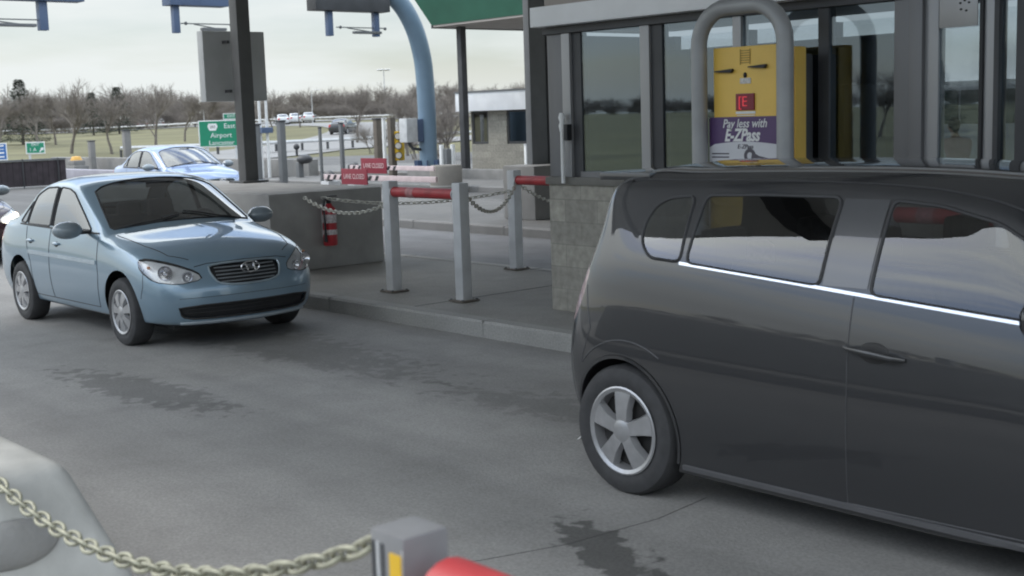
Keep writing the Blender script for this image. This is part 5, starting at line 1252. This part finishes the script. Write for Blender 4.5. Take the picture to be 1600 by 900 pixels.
# guard rail by the ramp
def rail(pts, label):
    P = [pol(*p) for p in pts]; q = MB(); Qp = []
    for a, b in zip(P[:-1], P[1:]):
        for i in range(8): c = a.lerp(b, i/8); c.z = hgt(c.x, c.y)+.6; Qp.append(c)
    o = thing('guard_rail', Qp[0]-Vector((0, 0, .6)), label, 'guard rail'); b0 = Qp[0]-Vector((0, 0, .6))
    q.tube([c-b0 for c in Qp], .13, 6); q.build('rail', steel_grey, o)
    for c in Qp[::2]:
        q = MB(); q.box((c.x-b0.x-.06, c.y-b0.y-.06, c.z-b0.z-.62), (c.x-b0.x+.06, c.y-b0.y+.06, c.z-b0.z-.05)); q.build('rail_post', dark_steel, o, 0)
    o['kind'] = 'thing'
rail([(-.30, 78), (-.20, 79), (-.12, 82), (-.05, 88), (.02, 98)], 'steel guard rail curving along the near side of the ramp')
rail([(-.45, 208), (-.3, 198), (-.18, 190), (-.05, 182), (.08, 178)], 'distant guard rail along the far highway below the woods')

# ------------------------------------------------------------------ distant vehicles
for px, D, rz, m_, lb in ((455, 178, 2.7, c_white, 'leftmost distant white car on the highway beyond the ramp'), (474, 182, 2.7, c_white, 'middle distant white car on the highway beyond the ramp'), (494, 186, 2.6, c_white, 'rightmost distant white car on the highway beyond the ramp'),
                         (534, 118, 2.2, c_black, 'distant dark car on the ramp left of the lone tree'), (262, 205, 2.6, c_white, 'distant white car on the highway left of the green sign'), (236, 207, 2.6, c_maroon, 'distant dark red car on the highway far left of the green sign')):
    p = pol(tx(px), D); p.z = hgt(p.x, p.y)+.04; recolor(SED, 'distant_car', lb, m_, p, rz, 'distant cars on the highway')

# ------------------------------------------------------------------ white van and person beyond the booth
def make_van(loc):
    t = thing('white_van', loc, 'white van with dark green tinted window band seen through the booth glass', 'van')
    q = MB(); prof = [(0, .35), (0, 1.62), (.08, 2.12), (.35, 2.2), (4.0, 2.2), (4.5, 1.95), (4.95, 1.42), (5.5, 1.22), (5.65, .95), (5.65, .35)]
    q.prism(prof, (0, 0, 0), (1, 0, 0), (0, 0, 1), (0, 1.9, 0)); bmesh.ops.bevel(q.bm, geom=[e for e in q.bm.edges], offset=.05, segments=3, affect='EDGES'); q.build('body', c_white, t)
    gm = mat('green_tint_glass', (.03, .06, .048), .15, coat=1)
    for y, d in ((-.004, -1), (1.904, 1)):
        for a, b in ((.2, 1.72), (1.76, 3.22), (3.26, 4.55)): q = MB(); q.prism([(a, 1.55), (b+(.1 if b > 4 else 0), 1.55), (b-(.25 if b > 4 else 0), 2.06), (a, 2.06)], (0, y, 0), (1, 0, 0), (0, 0, 1), (0, d*.012, 0)); q.build('side_window', gm, t)
    q = MB(); q.prism([(.12, 1.44), (1.78, 1.44), (1.78, 1.98), (.12, 1.98)], (4.98, 0, 0), (0, 1, 0), (-.66, 0, 1.0), (.01, 0, .01)); q.build('windscreen', gm, t)
    for x in (1.0, 4.6):
        for s_ in (-1, 1): make_wheel(t, x, .95+s_*.93, .35, .21, .2, 'cover', s_)
make_van((-13.6, 18.2, 0))
q = MB()
def person():
    o = thing('person', (-9.80, 17.2, 0), 'dark haired person in a pale pink top leaning beside the white van', 'person', 2.4)
    me = bpy.data.meshes.new('body'); V = [(0, 0, .90), (0, 0, 1.08), (.10, 0, 1.26), (.14, 0, 1.36), (.19, 0, 1.42), (.0, .10, .86), (.02, .11, .48), (-.03, .11, .08), (.10, .12, .04), (.0, -.10, .86), (.06, -.11, .48), (.02, -.11, .08), (.15, -.12, .04),
                                             (.12, .19, 1.30), (.26, .23, 1.08), (.42, .18, 1.0), (.12, -.19, 1.30), (.28, -.22, 1.10), (.46, -.16, 1.08), (.22, 0, 1.47)]
    E_ = [(0, 1), (1, 2), (2, 3), (3, 4), (4, 19), (0, 5), (5, 6), (6, 7), (7, 8), (0, 9), (9, 10), (10, 11), (11, 12), (2, 13), (13, 14), (14, 15), (2, 16), (16, 17), (17, 18)]
    rad = [.15, .14, .16, .07, .055, .10, .065, .045, .04, .10, .065, .045, .04, .065, .045, .035, .065, .045, .035, .06]
    me.from_pydata(V, E_, []); b = bpy.data.objects.new('body', me); COL.objects.link(b); b.parent = o
    b.modifiers.new('skin', 'SKIN'); b.modifiers.new('sub', 'SUBSURF').levels = 1
    for i, r_ in enumerate(rad): me.skin_vertices[0].data[i].radius = (r_, r_)
    me.skin_vertices[0].data[0].use_root = True; dg = bpy.context.evaluated_depsgraph_get(); m2 = bpy.data.meshes.new_from_object(b.evaluated_get(dg)); bpy.data.objects.remove(b)
    m2.materials.clear(); m2.materials.append(pinkm); m2.materials.append(jeansm); m2.materials.append(skinm)
    for f in m2.polygons:
        z = f.center.z; f.material_index = 1 if z < .93 else (2 if (z > 1.37 or f.center.x > .40) else 0); f.use_smooth = True
    b = bpy.data.objects.new('body', m2); COL.objects.link(b); b.parent = o
    q = MB(); q.ball((.24, 0, 1.53), (.095, .075, .115), 20)
    for v in q.bm.verts:
        if v.co.z < 1.50: v.co.y *= .85
    q.ball((.335, 0, 1.52), (.018, .012, .02), 8)
    for s_ in (-1, 1): q.ball((.24, s_*.076, 1.52), (.018, .01, .028), 8)
    q.build('head', skinm, o, 180); q = MB()
    for s_ in (-1, 1): q.ball((.327, s_*.03, 1.55), (.008, .011, .006), 8)
    q.build('eyes', black, o); q = MB(); q.ball((.215, 0, 1.57), (.105, .088, .10), 20); q.ball((.15, 0, 1.52), (.05, .06, .08), 12); q.build('hair', hairm, o, 180)
    for s_ in (-1, 1):
        q = MB(); w_ = Vector((.42 if s_ > 0 else .46, s_*(.18 if s_ > 0 else .16), 1.0 if s_ > 0 else 1.08)); q.ball(w_+Vector((.05, 0, -.01)), (.05, .035, .018), 10)
        for k in range(4): q.tube([w_+Vector((.08, (k-1.5)*.018, -.01)), w_+Vector((.125-.006*abs(k-1.5), (k-1.5)*.02, -.02)), w_+Vector((.145-.01*abs(k-1.5), (k-1.5)*.02, -.045))], [.009, .008, .007], 6)
        q.tube([w_+Vector((.03, -s_*.03, -.01)), w_+Vector((.06, -s_*.055, -.02)), w_+Vector((.085, -s_*.06, -.03))], [.010, .009, .008], 6); q.build('hand', skinm, o, 180)
person()

# booth on the island behind the photographer, seen only in reflections
b2 = dup(bo); b2.name = 'toll_booth'; b2['label'] = 'second toll booth of the next island behind the photographer, seen only mirrored'; b2.rotation_euler = (0, 0, PI); b2.location = (1.5, -6.0, 0)
